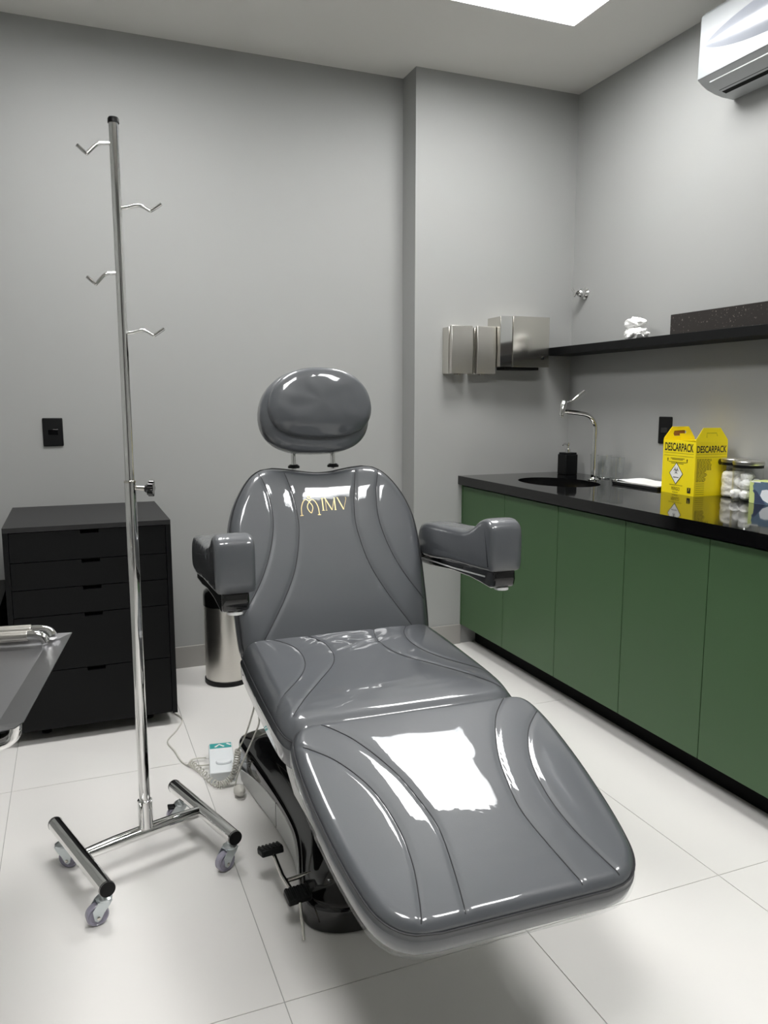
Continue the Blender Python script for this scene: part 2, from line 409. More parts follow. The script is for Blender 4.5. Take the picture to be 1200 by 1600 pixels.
# soap bottle
sp = thing('soap_dispenser', 'black soap bottle with chrome pump behind the sink', 'soap dispenser', (2.405, 3.41, HC))
MB().box(-.037, .037, -.037, .037, 0, .105).build('bottle', M['soft_black'], sp, bevel=.004)
MB().box(-.033, .033, -.033, .033, .105, .114).build('shoulder', M['soft_black'], sp, bevel=.003)
MB().lathe([(0, .114), (.014, .114), (.014, .132), (.006, .134), (.006, .148), (.010, .15), (.010, .164), (0, .165)], n=24).build('pump', M['chrome'], sp)
MB().tube([(0, 0, .157), (-.03, -.01, .158), (-.042, -.014, .152)], [.005, .0045, .003], 12).build('pump_spout', M['chrome'], sp)

# tumblers
def tumbler(x, y, lab, h=.115, r=.032):
    t = thing('glass_tumbler', lab, 'glass', (x, y, HC), 0, 'clear tumblers beside the faucet')
    MB().lathe([(0, .004), (r * .84, .003), (r * .88, .008), (r, h)], n=32, cap=False).build('glass_body', M['glass'], t)
    MB().lathe([(r * .97, h - .0015), (r * 1.015, h - .001), (r * 1.01, h + .001), (r * .97, h + .001)], n=32).build('rim', M['glass_rim'], t)
    MB().lathe([(0, 0), (r * .84, 0), (r * .88, .004), (r * .8, .007), (0, .005)], n=32).build('foot_disc', M['glass_rim'], t)
    return t
tumbler(2.44, 3.15, 'clear glass tumbler closest behind the faucet post')
tumbler(2.44, 3.05, 'clear glass tumbler right of the faucet, nearest the paper tray', .11)
tumbler(2.455, 3.235, 'clear glass tumbler farthest back, half hidden by the other tumblers', .112)

# tray with paper
tr = thing('paper_tray', 'flat black tray on the worktop left of the yellow box', 'tray', (2.405, 2.78, HC))
MB().box(-.09, .09, -.15, .15, 0, .004).build('tray_base', M['gloss_black'], tr, bevel=.002)
rim = MB()
for a in (-1, 1):
    rim.box(min(a * .09, a * .084), max(a * .09, a * .084), -.15, .15, .004, .011); rim.box(-.084, .084, min(a * .15, a * .144), max(a * .15, a * .144), .004, .011)
rim.build('tray_rim', M['gloss_black'], tr, smooth=0)
pp = MB(); N = 14
for layer in range(3):
    z0 = .0045 + layer * .004
    g = [(-.078 + .156 * i / N + layer * .002, -.135 + .27 * j / N, z0 + .003 + .003 * noise.noise(Vector((i * .3, j * .3, layer * 5))) + (.006 if (j > 10 and layer == 2) else 0) * (j - 10) / 4) for i in range(N + 1) for j in range(N + 1)]
    pp.add(g, [(i * (N + 1) + j, (i + 1) * (N + 1) + j, (i + 1) * (N + 1) + j + 1, i * (N + 1) + j + 1) for i in range(N) for j in range(N)])
po = pp.build('paper_sheets', M['paper'], loc=(2.405, 2.78, HC)); tag(po, 'white folded paper lying in the black tray', 'paper')

# switch plates
def plate(name, lab, loc, rz, module):
    t = thing(name, lab, 'switch plate', loc, rz, 'black wall plates')
    MB().box(-.041, .041, -.009, 0, -.061, .061).build('plate', M['soft_black'], t, bevel=.004)
    MB().box(-.021, .021, -.0115, -.009, -.012, .012).build('rocker', M['gloss_black'], t, bevel=.002)
    return t
plate('wall_switch', 'black wall switch plate above the black chest of drawers', (-.069, YB, 1.137), 0, 1)
plate('wall_outlet', 'black outlet plate on the right wall behind the yellow box', (XR, 2.805, 1.14), R(-90), 1)

# ------------------------------------------------------------------ sharps box
bx0, bx1, by0, by1 = -.078, .078, -.098, .098      # local x = away from the room (towards wall), local y = depth
sb = thing('sharps_box', 'yellow cardboard sharps disposal box with open handle flaps on the worktop', 'sharps box', (2.385, 2.50, HC), R(-3))
hS = .218
bd = MB(); th = .0025
for (x0, x1, y0, y1) in ((bx0, bx0 + th, by0, by1), (bx1 - th, bx1, by0, by1), (bx0 + th, bx1 - th, by0, by0 + th), (bx0 + th, bx1 - th, by1 - th, by1)):
    bd.box(x0, x1, y0, y1, 0, hS)
bd.box(bx0 + th, bx1 - th, by0 + th, by1 - th, 0, th)
bd.build('carton_body', M['yellow'], sb, smooth=0)
# recessed top with opening
tp = MB()
for (x0, x1, y0, y1) in ((bx0 + th, -.045, by0 + th, by1 - th), (.045, bx1 - th, by0 + th, by1 - th), (-.045, .045, by0 + th, -.06), (-.045, .045, .06, by1 - th)):
    tp.box(x0, x1, y0, y1, hS - .006, hS - .003)
tp.build('top_panel', M['yellow'], sb, smooth=0)
MB().box(-.044, .044, -.059, .059, .02, .03).build('inner_liner', M['kraft'], sb, smooth=0)
# handle flaps: far side (by1) with open hole and near side (by0); slanted sides
def flap(y, lean, hole, name='handle_flap'):
    o = [(-.078, 0), (-.078, .008), (-.042, .055), (.042, .055), (.078, .008), (.078, 0)]
    bm = bmesh.new()
    ov = [bm.verts.new((a, 0, b)) for a, b in o]
    oe = [bm.edges.new((ov[i], ov[(i + 1) % len(ov)])) for i in range(len(ov))]
    if hole:
        hp = [(-.034, .026), (-.03, .038), (.022, .04), (.032, .034), (.03, .024), (.008, .022), (0, .016), (-.028, .016)]
        hv = [bm.verts.new((a, 0, b)) for a, b in hp]
        oe += [bm.edges.new((hv[i], hv[(i + 1) % len(hv)])) for i in range(len(hv))]
    bmesh.ops.triangle_fill(bm, use_beauty=True, edges=oe)
    me = bpy.data.meshes.new(name); bm.to_mesh(me); bm.free(); me.materials.append(M['yellow'])
    ob = link(name, me, sb, smooth=0, loc=(0, y, hS), rot=(lean, 0, 0))
    s_ = ob.modifiers.new('solid', 'SOLIDIFY'); s_.thickness = .0022; s_.offset = 0
    return ob
f1 = flap(by1 - .002, R(4), True)
f2 = flap(by0 + .002, R(-4), False)
MB().box(-.03, .03, -.0065, -.0045, .016, .04).build('hole_backing', M['kraft'], f1, smooth=0).location = (0, .012, 0)
tongue = MB().prism([(-.004, .026), (.036, .026), (.04, .018), (.036, .002), (.02, -.008), (.004, .002)], -.0045, -.003, lambda a, b, h: (a, h, b)).build('tongue', M['yellow'], f1, smooth=0)
slot = MB()
stroke(slot, [(-.026, .016), (-.026, .034), (.022, .034), (.026, .022)], .0016, lambda a, b, h: (a, -.0011 - h * .6, b)); slot.build('handle_slit', M['ink_soft'], f2, smooth=0)

# print on the two visible faces: wide face at x=bx0 (u runs along -y), side face at y=by0 (u runs along +x)
def fX(a, b, h): return (bx0 - h, by1 - a, b)
def fY(a, b, h): return (bx0 + a, by0 - h, b)
put_text('brand_lettering', 'DESCARPACK', .172, .034, (bx0, by1 - .012, .175), (0, -1, 0), (0, 0, 1), M['ink'], sb, bold=.022)
put_text('brand_lettering', 'DESCARPACK', .146, .028, (bx0 + .005, by0, .174), (1, 0, 0), (0, 0, 1), M['ink'], sb, bold=.024)
rl = MB()
for z in (.168, .156): stroke(rl, [(.01, z), (.186, z)], .0012, fX); stroke(rl, [(.004, z), (.152, z)], .0012, fY)
for z, x0, x1 in ((.146, .05, .135), (.141, .06, .125), (.131, .04, .146), (.125, .055, .13)): stroke(rl, [(x0, z), (x1, z)], .0022, fX)
rl.build('rule_lines', M['ink_soft'], sb, smooth=0)
fine = MB(); rr = random.Random(3)
for i in range(18):
    z = .148 - i * .0052
    x = .008
    while x < (.075 if i < 9 else .05):
        l = rr.uniform(.006, .016); stroke(fine, [(x, z), (min(x + l, .08), z)], .0026, fY); x += l + .002
for i in range(6): stroke(fine, [(.008, .05 - i * .0085), (.05, .05 - i * .0085)], .0012, fY)
for z, x0, x1 in ((.036, .05, .13), (.006, .07, .1)):
    x = x0
    while x < x1:
        l = rr.uniform(.005, .012); stroke(fine, [(x, z), (x + l, z)], .0022, fX); x += l + .0018
fine.build('fine_print', M['ink_soft'], sb, smooth=0)['kind'] = 'stuff'
put_text('warning_lettering', 'PERIGO', .05, .014, (bx0, by1 - .064, .014), (0, -1, 0), (0, 0, 1), M['ink_soft'], sb, bold=.006)
for u in (.034, .15):
    ar = MB(); ar.add([fX(u - .004, .140, .0006), fX(u + .004, .140, .0006), fX(u, .148, .0006)], [(0, 1, 2)]); stroke(ar, [(u, .131), (u, .141)], .0035, fX)
    ar.build('arrow_mark', M['ink'], sb, smooth=0)
def poly(mb, pts, fn, h): return mb.add([fn(a, b, h) for a, b in pts], [tuple(range(len(pts)))])
DCX, DCZ, DA, DBz = .088, .084, .042, .046
poly(MB(), [(DCX - DA, DCZ), (DCX, DCZ - DBz), (DCX + DA, DCZ), (DCX, DCZ + DBz)], fX, .0006).build('diamond_border', M['ink'], sb, smooth=0)
k_ = .91
poly(MB(), [(DCX - DA * k_, DCZ), (DCX, DCZ - DBz * k_), (DCX + DA * k_, DCZ), (DCX, DCZ + DBz * k_)], fX, .0009).build('diamond_field', M['white_print'], sb, smooth=0)
bh = MB(); bc = (DCX, DCZ + .012)
for k in range(3):
    a0 = R(90 + 120 * k); c = (bc[0] + .0085 * math.cos(a0), bc[1] + .0085 * math.sin(a0))
    pts = [(c[0] + .0078 * math.cos(a0 + R(an)), c[1] + .0078 * math.sin(a0 + R(an))) for an in range(35, 326, 12)]
    stroke(bh, pts, [.0006 + .003 * math.sin(PI * i / (len(pts) - 1)) for i in range(len(pts))], fX, .0012)
ring = [(bc[0] + .0088 * math.cos(R(an)), bc[1] + .0088 * math.sin(R(an))) for an in range(0, 361, 15)]
stroke(bh, ring, .0012, fX, .0013)
stroke(bh, [(DCX - .017, DCZ - .016), (DCX + .017, DCZ - .016)], .003, fX, .0012)
bh.build('biohazard_symbol', M['ink'], sb, smooth=0)
poly(MB(), [(.158, .01), (.178, .01), (.178, .032), (.158, .032)], fX, .0006).build('size_badge', M['ink'], sb, smooth=0)
put_text('size_number', '7', .007, .011, (bx0, by1 - .1645, .018), (0, -1, 0), (0, 0, 1), M['yellow'], sb, bold=.02, lift=.001)
for (cx_, cz_, r_) in ((.123, .137, .012), (.148, .03, .014), (.146, .093, .008)):
    poly(MB(), [(cx_ + r_ * .9 * math.cos(R(a)), cz_ + r_ * math.sin(R(a))) for a in range(0, 360, 20)], fY, .0006).build('round_mark', M['ink_soft'], sb, smooth=0)

# ------------------------------------------------------------------ jars
def jar(x, y, lab, r, h):
    t = thing('glass_jar', lab, 'jar', (x, y, HC), 0, 'glass jars with steel lids')
    MB().lathe([(0, .001), (r - .006, .001), (r, .006), (r, h - .02), (r - .004, h - .012), (r - .004, h)], n=48, cap=False).build('jar_glass', M['glass'], t)
    MB().lathe([(r - .004, h - .012), (r - .0005, h - .012), (r - .0005, h - .001), (r - .004, h - .001)], n=48).build('seal_ring', M['soft_black'], t)
    MB().lathe([(0, h - .001), (r + .001, h - .001), (r + .002, h + .001), (r + .002, h + .011), (r, h + .013), (0, h + .0135)], n=48).build('lid', M['brushed'], t)
    return t
JR = .055
J1 = (2.447, 2.345); J2 = (2.41, 2.243)
jar(*J1, 'glass jar of folded gauze with a steel lid, next to the yellow box', .05, .14)
jar(*J2, 'wider glass jar of cotton balls with a steel lid, behind the mask box', JR, .138)
# gauze folds
def blob(name, c, rad, m, amp=.25, sc=1.6, seed=0, sub=3, parent=None, flat=None):
    bm = bmesh.new(); bmesh.ops.create_icosphere(bm, subdivisions=sub, radius=1)
    for v in bm.verts:
        d = 1 + amp * noise.noise(v.co * sc + Vector((seed * 3.1, seed, 1.7))) + amp * .4 * noise.noise(v.co * sc * 3 + Vector((seed, 9, seed)))
        v.co = Vector((v.co.x * rad[0], v.co.y * rad[1], v.co.z * rad[2])) * d
        if flat is not None: v.co.z = max(v.co.z, flat)
    me = bpy.data.meshes.new(name); bm.to_mesh(me); bm.free(); me.materials.append(m)
    return link(name, me, parent, loc=c, smooth=60)
gz = MB(); NA, NZ = 72, 40
for j in range(NZ + 1):
    z = .004 + .098 * j / NZ
    for i in range(NA):
        a = 2 * PI * i / NA
        fold = math.sin(z * 190 + 2.2 * noise.noise(Vector((math.cos(a) * 1.1, math.sin(a) * 1.1, z * 9))) * 2)
        r_ = .0462 - .0010 * (1 - fold) ** 1.4 - .006 * max(0, (j - NZ + 4) / 4) - .005 * max(0, (3 - j) / 3)
        gz.v.append((r_ * math.cos(a), r_ * math.sin(a), z + .012 * max(0, (j - NZ + 8) / 8) * noise.noise(Vector((math.cos(a), math.sin(a), 4)))))
for j in range(NZ):
    for i in range(NA): gz.f.append((j * NA + i, j * NA + (i + 1) % NA, (j + 1) * NA + (i + 1) % NA, (j + 1) * NA + i))
gz.f.append(tuple(range(NA))); gz.f.append(tuple(NZ * NA + i for i in range(NA)))
tag(gz.build('gauze_wad', M['gauze'], loc=(J1[0], J1[1], HC), smooth=60), 'wad of folded cream gauze filling the left jar', 'gauze')
cb = [(-.03, -.022, .024), (-.032, .022, .024), (.012, -.034, .024), (.02, .03, .024), (-.008, 0.004, .058), (-.026, -.02, .064), (.028, -.012, .064), (.0, .032, .066), (-.012, -.006, .09), (.03, .02, .086)]
cl = ['at the bottom front', 'at the bottom left', 'at the bottom right', 'at the bottom back', 'in the middle', 'on the second layer at the front', 'on the second layer at the right', 'on the second layer at the back', 'topmost of the heap', 'high up at the right']
for k, (dx, dy, dz) in enumerate(cb):
    tag(blob('cotton_ball', (J2[0] + dx, J2[1] + dy, HC + dz), (.0225, .0225, .0195), M['cotton'], .14, 1.5, k, 3), 'white cotton ball in the right jar, ' + cl[k], 'cotton ball', 'cotton balls in the right jar')

# mask box
mbx = thing('mask_box', 'pale lime and slate-blue box of face masks at the right edge of the worktop', 'box', (2.37, 2.088, HC), R(8))
MB().box(0, .09, -.095, .095, 0, .083).build('carton', M['lime'], mbx, bevel=.001, seg=1)
def fM(a, b, h): return (-h, .095 - a, b)
poly(MB(), [(.022, 0), (.19, 0), (.19, .083), (.016, .083), (.018, .074), (.014, .066), (.017, .052), (.014, .046), (.022, .038), (.024, .03)], fM, .0007).build('portrait_print', M['slate'], mbx, smooth=0)
poly(MB(), [(.024, .001), (.07, .001), (.05, .022), (.034, .044), (.022, .052), (.016, .05), (.022, .036)], fM, .0010).build('hair_print', M['navy'], mbx, smooth=0)
poly(MB(), [(.046, .032), (.058, .016), (.08, .006), (.115, .012), (.125, .04), (.1, .052), (.07, .056), (.052, .052)], fM, .0014).build('mask_print', M['mask'], mbx, smooth=0)
poly(MB(), [(.006, .083), (.045, .083), (.045, .079), (.006, .079)], fM, .0012).build('seal_strip', M['white_print'], mbx, smooth=0)

# ------------------------------------------------------------------ shelf and what is on it
ZS = 1.507
tag(MB().box(2.335, XR - .001, 1.0, YP - .001, ZS, ZS + .038).build('wall_shelf', M['black'], bevel=.001, seg=1), 'long thin black wall shelf above the worktop', 'shelf')
ZT = ZS + .038
tag(MB().box(2.39, 2.41, 1.05, 2.685, ZT, ZT + .088).build('stone_slab', M['stone'], bevel=.001, seg=1), 'dark speckled stone upstand strip standing on the wall shelf', 'stone slab')
def tissue(name, c, rad, seed, lab):
    bm = bmesh.new(); bmesh.ops.create_icosphere(bm, subdivisions=4, radius=1)
    for v in bm.verts:
        p = v.co.copy()
        d = 1 + .5 * abs(noise.noise(p * 1.5 + Vector((seed, 0, 0)))) - .15 + .16 * abs(noise.noise(p * 3.6 + Vector((0, seed, 0))))
        v.co = Vector((p.x * rad[0], p.y * rad[1], max(p.z, -.75) * rad[2])) * d
    me = bpy.data.meshes.new(name); bm.to_mesh(me); bm.free(); me.materials.append(M['paper'])
    z0 = min(v.co.z for v in me.vertices)
    return tag(link(name, me, None, loc=(c[0], c[1], c[2] - z0), smooth=45), lab, 'tissue', 'crumpled tissues on the shelf')
tissue('crumpled_tissue', (2.41, 2.925, ZT), (.046, .066, .030), 4, 'lower crumpled white tissue wad resting on the wall shelf')
tissue('crumpled_tissue', (2.41, 2.93, ZT + .053), (.036, .058, .026), 8, 'upper crumpled white tissue balanced on top of another')

# ------------------------------------------------------------------ dispensers
def soap_wall(x0, x1, lab):
    xc = (x0 + x1) / 2; hw = (x1 - x0) / 2
    t = thing('wall_soap_dispenser', lab, 'dispenser', (xc, YP, 1.405), 0, 'narrow steel wall dispensers')
    MB().box(-hw, hw, -.07, 0, 0, .226).build('housing', M['steel'], t, bevel=.002)
    MB().prism([(-.072, 0), (-.072, .23), (-.094, .232), (-.1, .12), (-.094, 0)], -hw + .002, hw - .0, lambda a, b, h: (h, a, b)).build('front_cover', M['brushed'], t, bevel=.003)
    MB().box(-.012, .012, -.06, -.03, -.006, 0).build('push_spout', M['steel'], t, bevel=.003)
    return t
soap_wall(1.742, 1.862, 'narrow brushed steel wall dispenser, leftmost of the three dispensers')
soap_wall(1.884, 1.992, 'narrow brushed steel wall dispenser, middle one beside the paper towel box')
td = thing('towel_dispenser', 'large polished steel paper towel dispenser left of the wall shelf', 'dispenser', (2.135, YP, 1.44))
MB().box(-.14, .14, -.13, 0, 0, .245).build('housing', M['steel'], td, bevel=.003)
MB().box(-.07, .142, -.135, -.130, .0, .248).build('front_door', M['steel'], td, bevel=.0015)
MB().prism([(-.138, -.13), (-.075, -.135), (-.075, -.130), (-.138, -.118)], .0, .246, lambda a, b, h: (a, b, h)).build('bevelled_edge', M['chrome'], td, smooth=0)
MB().box(-.1, .1, -.11, -.03, -.014, 0).build('towel_slot', M['soft_black'], td, bevel=.003)
MB().lathe([(0, 0), (.008, 0), (.008, .004), (.006, .006), (0, .006)], n=20, mtx=Matrix.Translation((.105, -.135, .045)) @ Matrix.Rotation(R(90), 4, 'X')).build('lock', M['soft_black'], td)

# wall valve
wv = thing('wall_valve', 'small chrome wall valve with cross handle near the corner', 'valve', (XR, 3.44, 1.82))
rotm = Matrix.Rotation(R(-90), 4, 'Y')
MB().lathe([(0, 0), (.03, 0), (.03, .004), (.022, .01), (.018, .014), (.022, .022), (.0235, .03), (.021, .04), (.013, .048), (0, .05)], n=32, mtx=rotm).build('escutcheon', M['chrome'], wv)
hv = MB()
hv.tube([(-.04, 0, .0), (-.055, .004, .002), (-.058, .02, .008), (-.06, .034, .022)], [.010, .009, .007, .0065], 14)
hv.tube([(-.055, .004, .0), (-.058, .018, -.016)], [.007, .0055], 12)
hv.tube([(-.055, .004, .0), (-.056, -.016, .012)], [.007, .0055], 12)
hv.build('handle', M['chrome'], wv)

# ------------------------------------------------------------------ air conditioner
ac = thing('air_conditioner', 'white split air conditioner high on the right wall', 'air conditioner', (XR, 2.119, 2.45))
LAC = .40
body = [(0, 0), (-.06, 0.001), (-.10, .007), (-.14, .018), (-.168, .032), (-.186, .044), (-.186, .05), (-.184, .265), (-.175, .276), (-.15, .29), (0, .295)]
MB().prism([(0, .002), (-.10, .009), (-.15, .026), (-.178, .05), (-.176, .262), (-.15, .284), (0, .293)], -LAC + .002, LAC - .002, lambda a, b, h: (a, h, b)).build('chassis', M['ac_white'], ac, bevel=.004)
MB().prism([(-.178, .042), (-.19, .043), (-.186, .268), (-.168, .286), (-.15, .292), (-.15, .284), (-.176, .262)], -LAC, LAC, lambda a, b, h: (a, h, b)).build('front_panel', M['ac_white'], ac, bevel=.003)
# oval lens inlay on the front panel, bowed out
ov = MB(); NU, NV = 40, 10
for i in range(NU + 1):
    u = -1 + 2 * i / NU
    hh = .07 * (1 - u * u) ** .75
    for j in range(NV + 1):
        v_ = -1 + 2 * j / NV
        zc_ = .158 + .0 * u
        z = zc_ + hh * v_
        x = -.190 + (z - .043) / .225 * .004 - .010 * max(0, (1 - u * u) * (1 - v_ * v_)) - .0005
        ov.v.append((x, u * .375, z))
for i in range(NU):
    for j in range(NV):
        a = i * (NV + 1) + j; ov.f.append((a, a + 1, a + NV + 2, a + NV + 1))
ov.build('oval_inlay', M['ac_oval'], ac, merge=True)
und = MB().prism([(-.004, -.002), (-.06, -.001), (-.10, .005), (-.14, .016), (-.168, .03), (-.187, .043), (-.178, .048), (-.15, .026), (-.10, .009), (-.004, .003)], -LAC, LAC, lambda a, b, h: (a, h, b)).build('underside', M['ac_grey'], ac)
MB().prism([(-.082, -.001), (-.118, .0055), (-.118, .012), (-.082, .008)], -LAC + .04, LAC - .04, lambda a, b, h: (a, h, b - .0015)).build('air_slot', M['toe'], ac, smooth=0)
MB().prism([(-.106, .0035), (-.14, .0145), (-.166, .0275), (-.166, .032), (-.14, .02), (-.106, .01)], -LAC + .04, LAC - .04, lambda a, b, h: (a, h, b - .003)).build('louvre_flap', M['ac_grey'], ac)
put_text('faint_letter', 'P', .009, .016, (-.1965, .046, .112), (0, -1, 0), (0, 0, 1), M['ac_grey'], ac, bold=.0)

# ------------------------------------------------------------------ black chest of drawers
DX0, DX1, DYF, DYB = -.244, .338, 3.032, 3.63
dc = (.5 * (DX0 + DX1), .5 * (DYF + DYB)); hx, hy = (DX1 - DX0) / 2, (DYB - DYF) / 2
dr = thing('chest_of_drawers', 'black five-drawer chest with cut-out pulls against the back wall', 'chest of drawers', (dc[0], dc[1], 0))
ZB0, ZT0 = .05, .822; th = .018
MB().box(-hx, hx, -hy, hy, ZT0 - th, ZT0).build('top', M['black_top'], dr, smooth=0)
for sx in (-1, 1): MB().box(min(sx * hx, sx * (hx - th)), max(sx * hx, sx * (hx - th)), -hy, hy, ZB0, ZT0 - th).build('side_panel', M['black'], dr, smooth=0)
MB().box(-hx + th, hx - th, -hy + .03, hy, ZB0, ZB0 + th).build('bottom_panel', M['black'], dr, smooth=0)
MB().box(-hx + th, hx - th, hy - .006, hy, ZB0 + th, ZT0 - th).build('back_panel', M['black'], dr, smooth=0)
zs = [ZT0 - th - .002, .692, .590, .488, .277, ZB0 + .002]
for k in range(5):
    z1, z0 = zs[k] - .001, zs[k + 1] + .002
    w_ = hx - th - .002
    # front with a slot cut in the top edge
    nw, nd = .034, .013
    prof = [(-w_, z0), (w_, z0), (w_, z1), (nw, z1), (nw - .003, z1 - nd), (-nw + .003, z1 - nd), (-nw, z1), (-w_, z1)]
    dfr = MB().prism(prof, -hy + .004, -hy + .022, lambda a, b, h: (a, h, b)).build('drawer_front', M['black'], dr, smooth=0)
    MB().box(-nw - .01, nw + .01, -hy + .024, -hy + .028, z1 - nd - .012, z1 + .0).build('pull_recess', M['toe'], dfr, smooth=0)
for sx in (-1, 1):
    for sy in (-1, 1):
        MB().lathe([(0, 0), (.018, 0), (.018, .008), (.012, .012), (.012, ZB0), (0, ZB0)], (sx * (hx - .1), sy * (hy - .12), 0), 20).build('foot', M['soft_black'], dr)

lc = thing('low_cabinet', 'low black cabinet beside the chest of drawers at the left edge', 'cabinet', (-.51, 3.36, 0))
MB().box(-.235, .235, -.26, .26, .04, .515).build('body', M['black'], lc, bevel=.001, seg=1)
MB().box(-.23, .23, -.278, -.262, .045, .51).build('door', M['black'], lc, bevel=.001, seg=1)
MB().box(-.2, .2, -.22, .22, 0, .04).build('plinth', M['toe'], lc, smooth=0)

# ------------------------------------------------------------------ waste bin
bn = thing('waste_bin', 'cylindrical steel waste bin between the chest of drawers and the chair', 'waste bin', (.617, 3.46, 0))
MB().lathe([(0, 0), (.102, 0), (.104, .004), (.104, .02), (.1, .022), (0, .022)], n=48).build('base_ring', M['soft_black'], bn)
MB().lathe([(.0985, .02), (.0995, .03), (.0995, .36), (.0965, .36), (.0965, .03)], n=64).build('drum', M['brushed'], bn)
MB().lathe([(.1, .36), (.102, .362), (.102, .41), (.098, .425), (.07, .45), (.0, .46)], n=48).build('lid', M['gloss_black'], bn)

# ------------------------------------------------------------------ IV stand
ivx, ivy = .136, 2.085
iv = thing('iv_stand', 'chrome IV drip stand on four casters with hooks on both sides', 'iv stand', (ivx, ivy, 0))
ZI = .1
A0, A1 = Vector((-.096 - ivx, 2.228 - ivy, ZI)), Vector((.026 - ivx, 1.86 - ivy, ZI))
B0, B1 = Vector((.24 - ivx, 2.325 - ivy, ZI)), Vector((.357 - ivx, 1.968 - ivy, ZI))
RT = .0195
for (p, q) in ((A0, A1), (B0, B1)):
    tb = MB().cyl(p, q, RT, n=28).build('base_tube', M['chrome'], iv)
    d = (q - p).normalized()
    for e, s_ in ((p, -1), (q, 1)):
        MB().cyl(e + d * s_ * -.004, e + d * s_ * .0035, RT * 1.02, RT * .96, n=28).build('end_cap', M['soft_black'], tb)
ma = A0.lerp(A1, .53); mb_ = B0.lerp(B1, .5)
# cross tube with flattened ends, slightly arched
cp = [ma.lerp(mb_, t_) + Vector((0, 0, .003 * math.sin(PI * t_))) for t_ in [i / 16 for i in range(17)]]
MB().tube(cp, [.0145 + .0035 * min(1, 4 * min(i, 16 - i) / 16) for i in range(17)], 24).build('cross_tube', M['chrome'], iv)
MB().lathe([(.0155, 0), (.0195, .0), (.0195, .078), (.016, .08), (.0155, .08)], (0, 0, .118), 28).build('socket', M['chrome'], iv)
MB().cyl((0, 0, .12), (0, 0, 1.065), .0145, n=28).build('lower_pole', M['chrome'], iv)
MB().lathe([(.011, 1.063), (.0152, 1.063), (.0152, 1.068), (.011, 1.07)], n=28).build('pole_collar', M['steel'], iv)
MB().cyl((0, 0, 1.06), (0, 0, 1.935), .0115, n=28).build('upper_pole', M['chrome'], iv)
MB().lathe([(0, 1.933), (.0135, 1.933), (.0135, 1.942), (.011, 1.946), (0, 1.947)], n=28).build('top_cap', M['soft_black'], iv)
# clamp knob
kn = MB().cyl((.01, -.004, 1.05), (.036, -.012, 1.048), .0062, n=18).build('clamp_bolt', M['steel'], iv)
kdir = Vector((.96, -.28, -.04)).normalized(); kp = Vector((.034, -.0115, 1.048))
km = Matrix.Translation(kp) @ kdir.to_track_quat('Z', 'Y').to_matrix().to_4x4()
kb = MB().lathe([(0, 0), (.008, 0), (.011, .006), (.010, .012), (0, .013)], n=24, mtx=km)
NK = 60
prof = [(.013 + .0085 * (0.5 + 0.5 * math.cos(5 * 2 * PI * k / NK)) ** .6) for k in range(NK)]
pts_ = [(prof[k] * math.cos(2 * PI * k / NK), prof[k] * math.sin(2 * PI * k / NK)) for k in range(NK)]
kb.prism(pts_, .009, .024, lambda a, b, h: km @ Vector((a, b, h)))
kb.build('clamp_knob', M['gloss_black'], kn, bevel=.002)
# hooks (direction, height, length factors)
def hook(sx, z, dy, l):
    u = Vector((sx, dy, 0)).normalized()
    if sx > 0: K = [(.008, 0), (.022, .002), (.05, .008), (.072, -.003), (.077, -.003), (.1, .013)]
    else: K = [(.008, 0), (.02, -.001), (.042, -.005), (.066, -.027), (.071, -.028), (.092, -.012)]
    P = [u * (a * l) + Vector((0, 0, z + b)) for a, b in K]
    MB().tube(spline(P, 6), .0041, 12).build('hook', M['chrome'], iv)
hook(-1, 1.885, -.05, .93); hook(1, 1.737, -.25, 1.05); hook(-1, 1.583, -.05, .85); hook(1, 1.438, -.2, 1.0)
# casters
def caster(p, ang, brake):
    c = bpy.data.objects.new('caster', None); COL.objects.link(c); c.parent = iv; c.location = (p.x, p.y, 0); c.rotation_euler = (0, 0, ang)
    MB().lathe([(0, .062), (.010, .062), (.019, .06), (.020, .066), (.014, .07), (.0075, .072), (.0075, .09), (0, .09)], n=24).build('swivel', M['zinc'], c)
    fk = MB()
    for sy in (-1, 1):
        fk.prism([(-.016, .061), (.018, .061), (.031, .044), (.027, .020), (.020, .014), (.013, .018), (.004, .034), (-.010, .05)], sy * .0145 - .001, sy * .0145 + .001, lambda a, b, h: (a, h, b))
    fk.box(-.016, .018, -.0155, .0155, .059, .0625)
    fk.build('fork', M['zinc'], c, smooth=0)
    wm = Matrix.Translation((.018, 0, .0275)) @ Matrix.Rotation(R(90), 4, 'X')
    MB().lathe([(0, -.011), (.010, -.0115), (.014, -.008), (.020, -.008), (.0235, -.0115), (.0268, -.008), (.0275, 0), (.0268, .008), (.0235, .0115), (.020, .008), (.014, .008), (.010, .0115), (0, .011)], n=40, mtx=wm).build('wheel', M['wheel'], c)
    for sy in (-1, 1):
        MB().lathe([(0, 0), (.0045, 0), (.0045, .002), (.003, .003), (0, .003)], n=14, mtx=Matrix.Translation((.018, sy * .0155, .024)) @ Matrix.Rotation(R(-90 * sy), 4, 'X')).build('axle_bolt', M['steel'], c)
    if brake:
        MB().box(-.004, .046, -.012, .012, .050, .056, Matrix.Rotation(R(-6), 4, 'Y')).box(.004, .02, -.0085, .0085, .03, .052).build('brake_lever', M['soft_black'], c, bevel=.002)
dA = (A1 - A0).normalized(); dB = (B1 - B0).normalized()
caster(A0 + dA * .055, R(-28), True); caster(A1 - dA * .028, R(192), False)
caster(B0 + dB * .045, R(178), True); caster(B1 - dB * .03, R(205), False)

